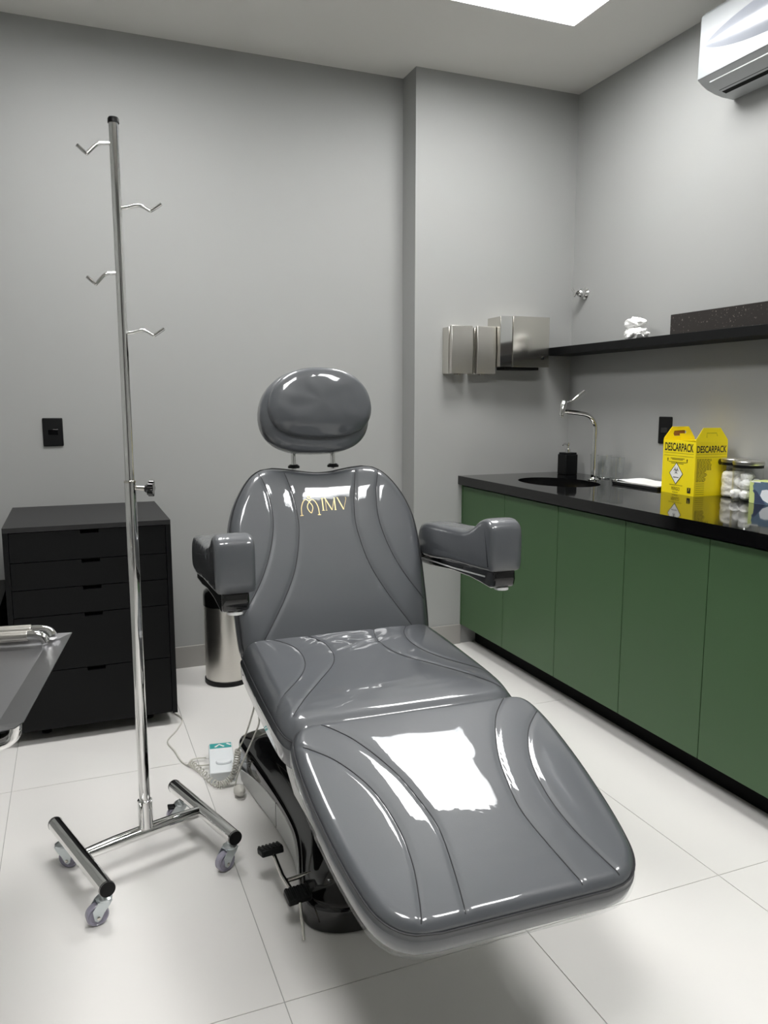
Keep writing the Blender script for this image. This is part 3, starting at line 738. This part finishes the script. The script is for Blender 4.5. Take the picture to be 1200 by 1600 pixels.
# ------------------------------------------------------------------ steel instrument table (left foreground)
itx, ity, ZTB = -.33, 1.47, .80
it = thing('instrument_table', 'stainless steel instrument table with tube rail cut by the left edge', 'table', (itx, ity, 0))
e0 = Vector((-.018 - itx, 1.675 - ity, ZTB)); e1 = Vector((-.091 - itx, 1.188 - ity, ZTB))
yv = (e0 - e1).normalized(); xv = Vector((yv.y, -yv.x, 0)); LT = (e0 - e1).length; WT = .70
def tp_(a, b, h): return e1 + yv * b - xv * a + Vector((0, 0, h))      # a: leftward from right edge, b: from front to back
sh = MB(); rc = .03
def rr_poly(i):
    return [(i, LT - i), (i, rc + i * .4), (i + rc * .25, i + rc * .3), (i + rc, i), (WT - rc, i), (WT - i, i + rc), (WT - i, LT - i)]
p0 = rr_poly(0.0); p1 = rr_poly(.042)
sh.add([tp_(a, b, 0) for a, b in p0] + [tp_(a, b, -.010) for a, b in p1], [(i, (i + 1) % 7, (i + 1) % 7 + 7, i + 7) for i in range(7)] + [tuple(range(7, 14))])
so = sh.build('top_sheet', M['sheet'], it, smooth=0)
sm_ = so.modifiers.new('solid', 'SOLIDIFY'); sm_.thickness = .0015; sm_.offset = -1
for k, (bb, hh, rr_) in enumerate(((LT - .012, .014, .0085), (LT - .045, .012, .0085))):
    MB().tube([tp_(.075, bb, hh), tp_(WT - .03, bb, hh)], rr_ * 1.25, 18).build('rail_sleeve', M['brushed'], it)
MB().tube(spline([tp_(.085, LT - .012, .014), tp_(.06, LT - .012, .014), tp_(.04, LT - .016, .010), tp_(.03, LT - .028, .001)], 6), .0085, 18).build('rail_tube', M['chrome'], it)
MB().tube(spline([tp_(.085, LT - .045, .012), tp_(.06, LT - .045, .012), tp_(.047, LT - .046, .006), tp_(.042, LT - .047, -.004)], 6), .0085, 18).build('rail_tube', M['chrome'], it)
MB().tube([Vector((p[0] - itx, p[1] - ity, p[2])) for p in spline([(-.10, 1.255, .792), (-.101, 1.257, .772), (-.108, 1.262, .758), (-.13, 1.262, .750), (-.2, 1.262, .745), (-.5, 1.265, .742)], 8)], .0085, 18).build('support_tube', M['chrome'], it)
MB().tube(spline([tp_(.09, LT - .06, -.014), tp_(.1, LT - .06, -.045), tp_(.14, LT - .06, -.058), tp_(.3, LT - .06, -.06), tp_(.5, LT - .06, -.06)], 8), .0105, 18).build('support_tube', M['chrome'], it)
cc = tp_(.5, LT / 2, 0)
MB().tube([tp_(.5, .0, -.06), tp_(.5, LT - .02, -.06)], .013, 18).build('cross_bar', M['chrome'], it)
MB().cyl((cc.x, cc.y, .06), (cc.x, cc.y, ZTB - .055), .016, n=24).build('column', M['chrome'], it)
ft_ = MB()
for sy in (-.22, .22):
    ft_.tube([(cc.x - .2, cc.y + sy, .05), (cc.x + .1, cc.y + sy, .05)], .014, 18)
ft_.tube([(cc.x, cc.y - .22, .05), (cc.x, cc.y + .22, .05)], .014, 18)
ft_.build('base_frame', M['chrome'], it)
for sx in (-.19, .09):
    for sy in (-.22, .22):
        MB().lathe([(0, 0), (.018, 0), (.018, .03), (.008, .036), (.008, .045), (0, .045)], (cc.x + sx, cc.y + sy, 0), 20).build('foot', M['soft_black'], it)

# ------------------------------------------------------------------ treatment chair
T0 = 2.0
aC = R(1.8); kC = .662
Lx = Vector((math.cos(aC), -math.sin(aC), 0)); By = Vector((math.sin(aC), math.cos(aC), 0))
chair = thing('treatment_chair', 'grey vinyl treatment chair wrapped in clear plastic with black base', 'treatment chair', Lx * kC + By * T0, -aC)
def CH(x, t, z): return Vector((x, t - T0, z))

def frame2(p0, p1, flip=False):
    """section plane frame: returns fn(x, s, h) -> chair-local; s along p0->p1 in (t,z), h along the upper/front normal"""
    d = Vector((p1[0] - p0[0], p1[1] - p0[1])).normalized()
    nrm = Vector((-d.y, d.x))
    if nrm.y < 0 or (flip and nrm.x > 0): nrm = -nrm
    return lambda x, s, h: CH(x, p0[0] + d.x * s + nrm.x * h, p0[1] + d.y * s + nrm.y * h)

def smooth_half(pts, per=10):
    q = spline([(a, b, 0) for a, b in pts], per)
    return np.array([(p.x, p.y) for p in q])

def seg_dist(P, poly, closed=False):
    d = np.full(len(P), 1e9)
    n = len(poly)
    for i in range(n if closed else n - 1):
        a = poly[i]; b = poly[(i + 1) % n]; ab = b - a; L2 = (ab ** 2).sum() + 1e-12
        t = np.clip(((P - a) @ ab) / L2, 0, 1)
        q = a + t[:, None] * ab
        d = np.minimum(d, np.hypot(P[:, 0] - q[:, 0], P[:, 1] - q[:, 1]))
    return d

def cushion(name, half, T, r, seams, fn, parent, crown=.012, groove=.0026, gw=.0055, ns=110, nu=110, warp=None, side=None, m=None, puff=.0, wrinkle=0.0, film=False, extra=None):
    """half: right-hand outline (x=half width, s) from s0 to s1"""
    H = smooth_half(half)
    s = H[:, 1]; order = np.argsort(s); hs, hw = s[order], H[order, 0]
    s0, s1 = hs[0], hs[-1]
    k = np.arange(ns + 1) / ns
    srow = s0 + (s1 - s0) * (0.5 * k + 0.5 * (0.5 - 0.5 * np.cos(PI * k)))
    wrow = np.interp(srow, hs, hw)
    u = np.linspace(-1, 1, nu + 1); uu = 0.55 * u + 0.45 * np.sin(u * PI / 2)
    X = (wrow[:, None] * uu[None, :]).ravel(); S = np.repeat(srow, nu + 1)
    P = np.stack([X, S], 1)
    outline = np.concatenate([np.stack([wrow, srow], 1), np.stack([-wrow[::-1], srow[::-1]], 1)])
    d = seg_dist(P, outline[::2] if len(outline) > 300 else outline, True)
    # force exact zero on the rim
    rows = np.repeat(np.arange(ns + 1), nu + 1); cols = np.tile(np.arange(nu + 1), ns + 1)
    rimm = (rows == 0) | (rows == ns) | (cols == 0) | (cols == nu)
    d[rimm] = 0
    dd = np.minimum(d, r)
    Z = -r + np.sqrt(np.maximum(0, r * r - (r - dd) ** 2)) + crown * (1 - np.exp(-d / .07))
    allseam = np.full(len(P), 1e9)
    for sm in seams:
        for sg in (1, -1):
            q = np.array([(p.x * sg, p.y) for p in spline([(a, b, 0) for a, b in sm], 6)])
            allseam = np.minimum(allseam, seg_dist(P, q))
    fade = np.clip(d / .012, 0, 1)
    Z -= groove * np.exp(-(allseam / gw) ** 2) * fade
    Z += puff * (1 - np.exp(-allseam / .03)) * np.clip(d / .04, 0, 1)
    if wrinkle:
        Z += np.array([wrinkle * noise.noise(Vector((x * 14, y * 14, 3.3))) for x, y in P]) * np.clip(d / .02, 0, 1)
    if extra is not None: Z += np.array([extra(x, y) for x, y in P]) * np.clip(d / .02, 0, 1)
    V = []
    for x, y, z in zip(X, S, Z):
        if warp: x, y, z = warp(x, y, z)
        V.append(fn(x, y, z))
    F = []
    W = nu + 1
    for i in range(ns):
        for j in range(nu):
            a = i * W + j; F.append((a, a + 1, a + W + 1, a + W))
    Zg = Z.reshape(ns + 1, nu + 1)
    def surf(x, s_):
        i = int(np.clip(np.searchsorted(srow, s_) - 1, 0, ns - 1)); fi = min(1, max(0, (s_ - srow[i]) / (srow[i + 1] - srow[i])))
        w_ = wrow[i] * (1 - fi) + wrow[i + 1] * fi; q = np.clip(x / w_, -1, 1)
        z0 = np.interp(q, uu, Zg[i]); z1 = np.interp(q, uu, Zg[i + 1]); return float(z0 * (1 - fi) + z1 * fi)
    # rim loop ordered
    loop = [j for j in range(W)] + [i * W + nu for i in range(1, ns + 1)] + [ns * W + j for j in range(nu - 1, -1, -1)] + [i * W for i in range(ns - 1, 0, -1)]
    prof = side or [(.003, -r - .01), (.005, -T * .5), (.003, -T + .012), (-.004, -T + .003), (-.012, -T)]
    pr = np.array([(X[i], S[i]) for i in loop])
    nxt = np.roll(pr, -1, 0); prv = np.roll(pr, 1, 0); tg = nxt - prv
    tg /= np.maximum(np.hypot(tg[:, 0], tg[:, 1]), 1e-9)[:, None]
    nr = np.stack([tg[:, 1], -tg[:, 0]], 1)
    for _ in range(3): nr = (np.roll(nr, 1, 0) + nr * 2 + np.roll(nr, -1, 0)) / 4
    nr /= np.maximum(np.hypot(nr[:, 0], nr[:, 1]), 1e-9)[:, None]
    last = loop
    for o_, z_ in prof:
        base = len(V)
        for (x, y), (a, b) in zip(pr, nr):
            q = (x + a * o_, y + b * o_, z_)
            if warp: q = warp(*q)
            V.append(fn(*q))
        cur = list(range(base, base + len(loop)))
        for i in range(len(loop)):
            j = (i + 1) % len(loop); F.append((last[i], last[j], cur[j], cur[i]))
        last = cur
    F.append(tuple(last))
    o = MB(); o.v = [tuple(v) for v in V]; o.f = F
    ob = o.build(name, m or M['vinyl'], parent, smooth=60)
    for sm in seams:
        for sg in (1, -1):
            pts = []
            for p in spline([(a, b, 0) for a, b in sm], 8):
                if not (srow[0] + .012 < p.y < srow[-1] - .012) or p.x > np.interp(p.y, srow, wrow) - .012: continue
                q = (p.x * sg, p.y, surf(p.x * sg, p.y) + .0002)
                if warp: q = warp(*q)
                pts.append(fn(*q))
            MB().tube(pts, .0013, 6).build('seam', M['thread'], ob)
    # piping seam round the rim
    zp = -r * .72
    pl = []
    for (x, y), (a, b) in list(zip(pr, nr))[::3]:
        q = (x + a * .0008, y + b * .0008, zp)
        if warp: q = warp(*q)
        pl.append(fn(*q))
    MB().tube(pl, .0020, 6, closed=True).build('piping', M['vinyl_dark'], ob)
    if film:
        fv = []; ff = []
        nl = len(pr)
        rg = [(.0062, -r - .002), (.0075, -T * .55), (.007, -T * .85), (.003, -T - .001), (-.006, -T - .004)]
        for k, (o_, z_) in enumerate(rg):
            for i, ((x, y), (a, b)) in enumerate(zip(pr, nr)):
                wv = noise.noise(Vector((x * 22, y * 22, k * .4))) * .0010 * k + noise.noise(Vector((x * 70, y * 70, 5))) * .0005 * k
                q = (x + a * (o_ + wv), y + b * (o_ + wv), z_ + wv * 1.5)
                if warp: q = warp(*q)
                fv.append(tuple(fn(*q)))
        for k in range(len(rg) - 1):
            for i in range(nl): ff.append((k * nl + i, k * nl + (i + 1) % nl, (k + 1) * nl + (i + 1) % nl, (k + 1) * nl + i))
        q = MB(); q.v = fv; q.f = ff
        q.build('plastic_cover', M['film'], ob, smooth=60)['label'] = 'clear plastic film hanging over the cushion edge'
    return ob, surf

# --- seat
seatF = frame2((2.22, .577), (1.56, .553))
seat_half = [(.255, .0), (.298, .03), (.306, .1), (.308, .25), (.308, .42), (.304, .52), (.292, .572), (.262, .60), (.235, .606)]
seat_seams = [[(.235, .0), (.178, .10), (.163, .21), (.196, .33), (.30, .48)], [(.115, .0), (.078, .14), (.092, .27), (.172, .40), (.27, .54)]]
def seat_warp(x, s, z):
    # nose rolls down slightly at the front
    k = max(0, (s - .44) / .166); return x, s, z - .020 * k * k
extra_amp = .0042
seat, _ = cushion('seat', seat_half, .108, .048, seat_seams, seatF, chair, crown=.010, groove=.0022, warp=seat_warp, puff=.0015, wrinkle=.0005, ns=150, nu=150,
                  extra=lambda x, y: extra_amp * math.exp(-((x - .01) / .11) ** 2 - ((y - .13) / .06) ** 2) * math.sin(85 * (x * .5 + y) + 5 * noise.noise(Vector((x * 13, y * 13, 2.2))))
                  + .0012 * math.exp(-((y - .50) / .05) ** 2) * noise.noise(Vector((x * 9, y * 45, 7))))
# --- leg rest
FP0, FP1 = (1.53, .543), (1.0, .388)
footF = frame2(FP0, FP1)
foot_half = [(.245, -.078), (.278, -.066), (.297, -.035), (.304, .03), (.303, .12), (.298, .2), (.289, .285), (.277, .36), (.262, .415), (.238, .45), (.206, .469), (.165, .475)]
foot_seams = [[(.24, -.075), (.175, .0), (.123, .11), (.1, .2), (.09, .28), (.1, .37), (.118, .47)],
              [(.29, -.005), (.228, .06), (.183, .15), (.165, .25), (.168, .34), (.185, .42), (.197, .46)]]
foot, _ = cushion('leg_rest', foot_half, .072, .024, foot_seams, footF, chair, crown=.004, groove=.0024, puff=.0008, wrinkle=.0003, film=True, ns=130, nu=130,
                  extra=lambda x, y: .0005 * math.exp(-((y - .37) / .06) ** 2 - ((x - .08) / .12) ** 2) * noise.noise(Vector((x * 30, y * 50, 4))))
# --- backrest
P0b, P1b = (2.185, .567), (2.405, 1.07)
backF = frame2(P0b, P1b, True)
back_half = [(.285, -.03), (.295, .0), (.302, .12), (.306, .25), (.302, .345), (.287, .41), (.262, .465), (.228, .515), (.198, .54), (.17, .551), (.15, .553)]
back_seams = [[(.24, .0), (.165, .12), (.118, .22), (.094, .33), (.094, .40), (.104, .47), (.124, .56)],
              [(.30, .07), (.23, .18), (.19, .275), (.171, .37), (.178, .46), (.198, .53)]]
def back_warp(x, s, z):
    k = max(0, (s - .35) / .2) ** 2
    s = s - .022 * math.exp(-(x / .1) ** 2) * k
    b = max(0, (.12 - s) / .12)
    return x, s, z - 1.3 * max(0, s - .452) ** 2 - .004 * b * b
back, back_surf = cushion('backrest', back_half, .095, .03, back_seams, backF, chair, crown=.005, groove=.0026, warp=back_warp, puff=.0015, wrinkle=.0003, ns=120, nu=120)

# embroidered logo on the backrest
def bf(a, b, h): return backF(*back_warp(a, b, back_surf(a, b) + .0008 + h))
lg = MB()
# emblem: two arches crossing in a pointed loop, dot above
def arc_pts(pts, n=8): return [(p.x, p.y) for p in spline([(a, b, 0) for a, b in pts], n)]
ex, ey = -.052, .388
L1 = arc_pts([(-.028, -.006), (-.027, .018), (-.02, .038), (-.011, .047), (-.004, .043), (.006, .03), (.0095, .018), (.005, .003), (.003, .0)])
L2 = arc_pts([(.028, -.006), (.027, .018), (.02, .038), (.011, .047), (.004, .043), (-.005, .03), (-.0075, .018), (-.002, .005), (.003, .0)])
for L_ in (L1, L2): stroke(lg, [(ex + a, ey + b) for a, b in L_], .0026, bf)
for sx in (-1, 1): stroke(lg, [(ex + sx * .033, ey - .007), (ex + sx * .023, ey - .0065)], .0026, bf)
dot = [(ex + .0 + .0048 * math.cos(R(a)), ey + .054 + .0048 * math.sin(R(a))) for a in range(0, 361, 30)]
stroke(lg, dot, .0028, bf)
lg.build('logo_emblem', M['gold'], back, smooth=0)
def letter(segs, ox, oy, w_, h_):
    mbl = MB()
    for (pts, wd) in segs: stroke(mbl, [(ox + a * w_, oy + b * h_) for a, b in pts], wd, bf)
    return mbl.build('logo_letter', M['gold'], back, smooth=0)
oy = .395; hL = .043
letter([([(.5, 0), (.5, 1)], .0036), ([(0, 0), (1, 0)], .0016), ([(0, 1), (1, 1)], .0016)], -.014, oy, .009, hL)
letter([([(.08, 0), (.08, .98)], .0013), ([(.06, .98), (.62, 0)], .0036), ([(.62, 0), (.95, .98)], .0014), ([(.95, 0), (.95, 1)], .0036), ([(-.02, 1), (.1, 1)], .0016), ([(0, 0), (.16, 0)], .0014), ([(.86, 0), (1.04, 0)], .0016), ([(.92, 1), (1.02, 1)], .0016)], -.002, oy, .034, hL)
letter([([(.08, 1), (.62, 0)], .0036), ([(.62, 0), (.98, .8), (1.0, .92), (.94, 1)], .0013), ([(0, 1), (.16, 1)], .0016)], .038, oy, .031, hL)

# --- headrest
def superell(name, fn, rx, ry, rz, e1, e2, egg, parent, m, nU=72, nV=40):
    V = []; F = []
    sp_ = lambda a, e: math.copysign(abs(a) ** e, a)
    for j in range(nV + 1):
        ph = -PI / 2 + PI * j / nV                       # through the depth
        for i in range(nU):
            th_ = 2 * PI * i / nU
            a = rx * sp_(math.cos(ph), e2) * sp_(math.cos(th_), e1)
            b = rz * sp_(math.cos(ph), e2) * sp_(math.sin(th_), e1)
            d_ = ry * sp_(math.sin(ph), e2)
            V.append(fn(*egg(a, b, d_)))
    for j in range(nV):
        for i in range(nU):
            F.append((j * nU + i, j * nU + (i + 1) % nU, (j + 1) * nU + (i + 1) % nU, (j + 1) * nU + i))
    o = MB(); o.v = [tuple(v) for v in V]; o.f = F
    return o.build(name, m, parent, smooth=70)
headF = frame2((2.455, 1.235), (2.485, 1.40), True)   # h towards the front
def egg1(a, b, d_):
    k = 1 - .2 * max(0, (b + .02) / .155) ** 1.6
    return a * k * 1.02, b, d_ - .01 * (a / .18) ** 2
hsh = superell('headrest_shell', lambda x, s, h: headF(x - .004, s, h), .178, .055, .136, .76, .5, egg1, chair, M['vinyl_wrap'])
def egg2(a, b, d_):
    k = 1 - .2 * max(0, (b + .02) / .13) ** 1.6
    wob = .0012 * noise.noise(Vector((a * 30, b * 30, 1)))
    low = -.012 * math.exp(-((b + .1) / .03) ** 2)
    return a * k, b, d_ - .012 * (a / .17) ** 2 + wob + low
hp_ = superell('headrest_pillow', lambda x, s, h: headF(x + .004, s + .02, h + .055), .168, .04, .11, .74, .42, egg2, chair, M['vinyl'])
for sx in (-1, 1):
    ps = MB().cyl(CH(sx * .066 - .006, 2.462, 1.05), CH(sx * .066 - .006, 2.475, 1.15), .0075, n=20).build('headrest_post', M['chrome'], chair)
    MB().lathe([(.008, 0), (.019, 0), (.019, .006), (.013, .011), (.008, .011)], n=24, mtx=Matrix.Translation(CH(sx * .066 - .006, 2.463, 1.056))).build('post_collar', M['soft_black'], ps)

# --- armrests
for sx in (1, -1):
    prof = [(2.335, .772), (2.1, .79), (1.88, .806), (1.842, .815), (1.836, .86), (1.838, .915), (1.85, .938), (1.88, .948), (1.915, .940), (1.955, .917), (2.0, .900), (2.05, .893), (2.15, .888), (2.335, .868)]
    dense = spline([(a, b, 0) for a, b in prof], 5, closed=True)
    prof2 = [(p.x, p.y) for p in dense]
    x0, x1 = .318, .416
    NW = 14; V = []; F = []; nP = len(prof2)
    cxm = sum(p[0] for p in prof2) / nP; czm = sum(p[1] for p in prof2) / nP
    for i in range(NW + 1):
        q = -1 + 2 * i / NW
        ins = .016 * abs(q) ** 6                      # rounded sides
        xx = (x0 + x1) / 2 + (x1 - x0) / 2 * (math.copysign(1 - (1 - abs(q)) ** 1.6, q))
        for k, (t_, z_) in enumerate(prof2):
            a = prof2[k - 1]; b = prof2[(k + 1) % nP]; dx, dz = b[0] - a[0], b[1] - a[1]; l = math.hypot(dx, dz) or 1
            nx_, nz_ = -dz / l, dx / l
            V.append(tuple(CH(sx * xx, t_ - nx_ * ins, z_ - nz_ * ins + (.004 * (1 - q * q) if z_ > .86 else 0))))
    for i in range(NW):
        for k in range(nP):
            F.append((i * nP + k, i * nP + (k + 1) % nP, (i + 1) * nP + (k + 1) % nP, (i + 1) * nP + k))
    F.append(tuple(range(nP))); F.append(tuple(NW * nP + k for k in range(nP)))
    o = MB(); o.v = V; o.f = F
    ar_ = o.build('armrest', M['vinyl_wrap'], chair, smooth=50)
    pts = [(2.36, .79), (2.36, .735), (2.24, .742), (2.12, .757), (2.0, .762), (1.93, .760), (1.875, .757), (1.852, .764), (1.846, .785), (1.85, .812), (2.0, .80), (2.2, .785)]
    br = MB().prism(pts, .334, .402, lambda a, b, h: CH(sx * h, a, b)).build('armrest_bracket', M['gloss_black'], ar_, bevel=.008, seg=4)
    MB().tube([CH(sx * .352, 1.90, .789), CH(sx * .334, 1.9, .785), CH(sx * .331, 2.1, .769), CH(sx * .331, 2.34, .756)], .0025, 8).build('bracket_trim', M['silver'], ar_)
    MB().lathe([(0, 0), (.02, 0), (.02, .006), (.008, .006), (.008, .012), (0, .012)], n=20, mtx=Matrix.Translation(CH(sx * .368, 1.868, .754))).build('release_button', M['silver'], ar_)
    MB().tube([CH(sx * .37, 2.32, .775), CH(sx * .34, 2.36, .77), CH(sx * .25, 2.38, .77)], .022, 16).build('armrest_pivot', M['gloss_black'], ar_)

# --- frame below the cushions
MB().prism([(2.31, .465), (2.31, .40), (2.0, .385), (1.80, .375), (1.68, .40), (1.60, .435), (1.60, .45)], -.25, .25, lambda a, b, h: CH(h, a, b)).build('seat_frame', M['soft_black'], chair, bevel=.006)
for sx in (-1, 1):
    MB().prism([(2.12, .462), (2.10, .425), (1.90, .405), (1.72, .42), (1.63, .448), (1.66, .462)], .25, .283, lambda a, b, h: CH(sx * h, a, b)).build('frame_side_cover', M['silver'], chair, bevel=.006)
footU = frame2(FP0, FP1)
MB().prism([(1.95, .41), (1.86, .32), (1.78, .29), (1.62, .30), (1.54, .325), (1.43, .395), (1.40, .43), (1.6, .47), (1.7, .45)], -.25, .25, lambda a, b, h: CH(h, a, b)).build('leg_rest_tray', M['silver'], chair, bevel=.02, seg=5)
MB().prism([(.15, -.0725), (.15, -.082), (.42, -.080), (.42, -.0725)], -.2, .2, lambda a, b, h: footU(h, a, b)).build('leg_rest_board', M['soft_black'], chair)
backU = frame2(P0b, P1b, True)
MB().prism([(.0, -.096), (.0, -.125), (.42, -.125), (.48, -.096)], -.24, .24, lambda a, b, h: backU(h, a, b)).build('back_shell', M['soft_black'], chair, bevel=.01)
MB().prism([(2.27, .36), (2.36, .44), (2.33, .6), (2.27, .58)], -.15, .15, lambda a, b, h: CH(h, a, b)).build('back_hinge', M['soft_black'], chair, bevel=.01)
# telescopic column
MB().box(-.13, .13, 1.82 - T0, 2.22 - T0, .1, .24).build('lift_column', M['gloss_black'], chair, bevel=.03, seg=5)
MB().box(-.105, .105, 1.86 - T0, 2.18 - T0, .2, .40).build('lift_column_upper', M['gloss_black'], chair, bevel=.02, seg=4)

# --- hourglass floor base
bl = [(1.632, .10), (1.64, .175), (1.675, .228), (1.73, .247), (1.80, .236), (1.90, .215), (1.99, .205), (2.10, .210), (2.23, .226), (2.38, .248), (2.50, .262), (2.56, .255), (2.60, .21), (2.615, .12)]
dn = [(p.x, p.y) for p in spline([(a, b, 0) for a, b in bl], 6)]
def ztop(t): return .07 + .058 * min(1, max(0, (t - 1.72) / .7)) ** 1.0
outl = [(x, t) for t, x in dn] + [(-x, t) for t, x in dn[::-1]]
V = []; F = []; n = len(outl)
rings = [(0, lambda t: 0.004), (0, lambda t: ztop(t) - .014), (-.004, lambda t: ztop(t) - .004), (-.014, lambda t: ztop(t)), (-.045, lambda t: ztop(t) + .001), (-.06, lambda t: ztop(t) + .014), (-.10, lambda t: ztop(t) + .04)]
cx0, ct0 = 0, 2.1
for off, zf in rings:
    for x, t in outl:
        k = max(0.05, 1 + off / max(.12, abs(x) if abs(x) > .12 else .25)); kt = 1 + off / .5
        V.append(tuple(CH(x * k, ct0 + (t - ct0) * kt, zf(t))))
for i in range(len(rings) - 1):
    for k in range(n): F.append((i * n + k, i * n + (k + 1) % n, (i + 1) * n + (k + 1) % n, (i + 1) * n + k))
F.append(tuple(range(n))); F.append(tuple((len(rings) - 1) * n + k for k in range(n)))
o = MB(); o.v = V; o.f = F
base = o.build('pedestal_base', M['gloss_black'], chair, smooth=50)
# silver crescent side panels following the waist
for sx in (-1, 1):
    for (ta, tb) in ((1.76, 2.152), (2.156, 2.50)):
        ts = [t for t, x in dn if ta <= t <= tb]; ts = [ta] + ts + [tb]
        xs = [np.interp(t, [q[0] for q in dn], [q[1] for q in dn]) for t in ts]
        pv = []
        for t, x in zip(ts, xs):
            hh = .008 + .074 * math.sin(PI * (t - 1.74) / (2.56 - 1.74)) ** .7
            for dx, z in ((.0025, .003), (.0025, hh), (.0, hh + .001)): pv.append(tuple(CH(sx * (x + dx), t, z)))
        ff = []
        for i in range(len(ts) - 1):
            for j in range(2): ff.append((i * 3 + j, (i + 1) * 3 + j, (i + 1) * 3 + j + 1, i * 3 + j + 1))
        q = MB(); q.v = pv; q.f = ff
        q.build('side_panel', M['silver'], base, smooth=50)
for sx in (-1, 1):
    for t in (1.72, 2.52): MB().lathe([(0, 0), (.02, 0), (.02, .006), (0, .006)], (sx * .19, t - T0, 0), 16).build('levelling_foot', M['soft_black'], base)
# foot pedals on the left of the base
pd = MB().tube([CH(-.285, 1.865, .098), CH(-.278, 1.80, .078), CH(-.268, 1.70, .082)], .006, 10).build('pedal_lever', M['steel'], chair)
MB().cyl(CH(-.27, 1.78, .076), CH(-.205, 1.80, .07), .006, n=12).build('pedal_shaft', M['steel'], pd)
MB().tube([CH(-.262, 1.68, .08), CH(-.262, 1.655, .03), CH(-.262, 1.645, .006)], .004, 10).build('pedal_stop', M['steel'], pd)
for (x, t, z, tilt) in ((-.290, 1.885, .104, R(-14)), (-.262, 1.70, .088, R(14))):
    pm = Matrix.Translation(CH(x, t, z)) @ Matrix.Rotation(R(8), 4, 'Z') @ Matrix.Rotation(tilt, 4, 'X')
    pad = MB().box(-.03, .03, -.021, .021, -.010, .008, pm).build('pedal_pad', M['soft_black'], pd, bevel=.004)
    rib = MB()
    for k in range(6):
        rib.box(-.025 + k * .01 - .003, -.025 + k * .01 + .003, -.019, .019, .008, .0105, pm)
    rib.build('pad_ribs', M['soft_black'], pad, bevel=.001, seg=1)

# ------------------------------------------------------------------ hand control and cords on the floor
hc = thing('hand_control', 'white and teal chair control box lying on the floor behind the base', 'hand control', (.432, 2.60, 0), R(-8))
MB().box(-.042, .042, -.115, .115, 0, .038).build('case', M['white_plastic'], hc, bevel=.004)
MB().box(-.038, .038, .072, .112, .038, .0388).build('teal_label', M['teal'], hc, smooth=0)
chv = MB(); stroke(chv, [(-.02, .08), (-.004, .1), (.012, .08)], .008, lambda a, b, h: (a, b, .0390 + h)); stroke(chv, [(.022, .104), (.036, .09)], .008, lambda a, b, h: (a, b, .0390 + h)); chv.build('label_mark', M['white_print'], hc, smooth=0)
MB().lathe([(0, .038), (.026, .038), (.027, .041), (.024, .045), (0, .0465)], (.006, -.045, 0), 32, sx=1.0, sy=.7).build('knob', M['white_plastic'], hc)

def cw(x, t, z): return chair.matrix_basis @ CH(x, t, z)
chair_m = Matrix.Translation(chair.location) @ Matrix.Rotation(-aC, 4, 'Z')
def cw(x, t, z): return chair_m @ CH(x, t, z)
# power cord from under the chest to the control
pc = spline([(.30, 3.2, .004), (.332, 3.153, .004), (.359, 3.071, .004), (.325, 2.97, .004), (.28, 2.879, .004), (.295, 2.78, .004), (.307, 2.687, .004), (.329, 2.642, .006), (.36, 2.62, .010), (.389, 2.605, .014)], 8)
tag(MB().tube(pc, .0028, 8).build('power_cord', M['cord']), 'thin ivory cord running from under the chest across the floor', 'cord')
# coiled cord
def coil(path, rad, turns, wr, n=14):
    P = spline(path, 12); N = len(P)
    out_ = []
    tot = turns * n; prev = None
    for i in range(tot + 1):
        f_ = i / tot * (N - 1); a = int(min(f_, N - 2)); fr = f_ - a
        c = P[a].lerp(P[a + 1], fr); t = (P[a + 1] - P[a]).normalized()
        if prev is None: u = t.cross(Vector((0, 0, 1))).normalized()
        else: u = (prev - t * prev.dot(t)).normalized()
        prev = u; v = t.cross(u); an = 2 * PI * i / n
        out_.append(c + (u * math.cos(an) + v * math.sin(an)) * rad)
    return out_
ck = thing('coiled_cord', 'coiled ivory control cord looping up to the underside of the chair', 'cord', (.40, 2.48, 0))
off = Vector((.40, 2.48, 0))
path = [(.33, 2.649, .012), (.354, 2.583, .012), (.387, 2.465, .012), (.419, 2.455, .014), (.446, 2.455, .04), (.456, 2.445, .09), (.46, 2.435, .13)]
MB().tube([p - off for p in coil(path, .0095, 30, .0025)], .0022, 6).build('coil', M['cord'], ck)
MB().tube([p - off for p in spline([(.46, 2.435, .13), (.464, 2.42, .15), (.473, 2.379, .2), (.47, 2.289, .28), (.455, 2.153, .38), (.455, 2.14, .40)], 8)], .0027, 8).build('upper_lead', M['cord'], ck)
MB().tube([p - off for p in spline([(.33, 2.649, .012), (.335, 2.67, .012), (.36, 2.675, .012), (.388, 2.665, .014)], 8)], .0027, 8).build('control_lead', M['cord'], ck)
sc_ = spline([(.452, 2.06, .41), (.454, 2.077, .39), (.469, 2.154, .33), (.472, 2.258, .24), (.471, 2.367, .14), (.460, 2.43, .06), (.446, 2.43, .012), (.440, 2.41, .004), (.46, 2.40, .004)], 8)
sd = thing('supply_cord', 'grey supply cord hanging from the seat frame with a plug beside the base', 'cord', (.45, 2.42, 0))
so_ = Vector((.45, 2.42, 0))
MB().tube([p - so_ for p in sc_], .0027, 8).build('cable', M['cord'], sd)
MB().lathe([(0, 0), (.014, .002), (.019, .01), (.017, .026), (.01, .04), (.005, .046), (0, .046)], n=24, mtx=Matrix.Translation((-.0, -.03, .016)) @ Matrix.Rotation(R(78), 4, 'X')).build('plug', M['cord'], sd)
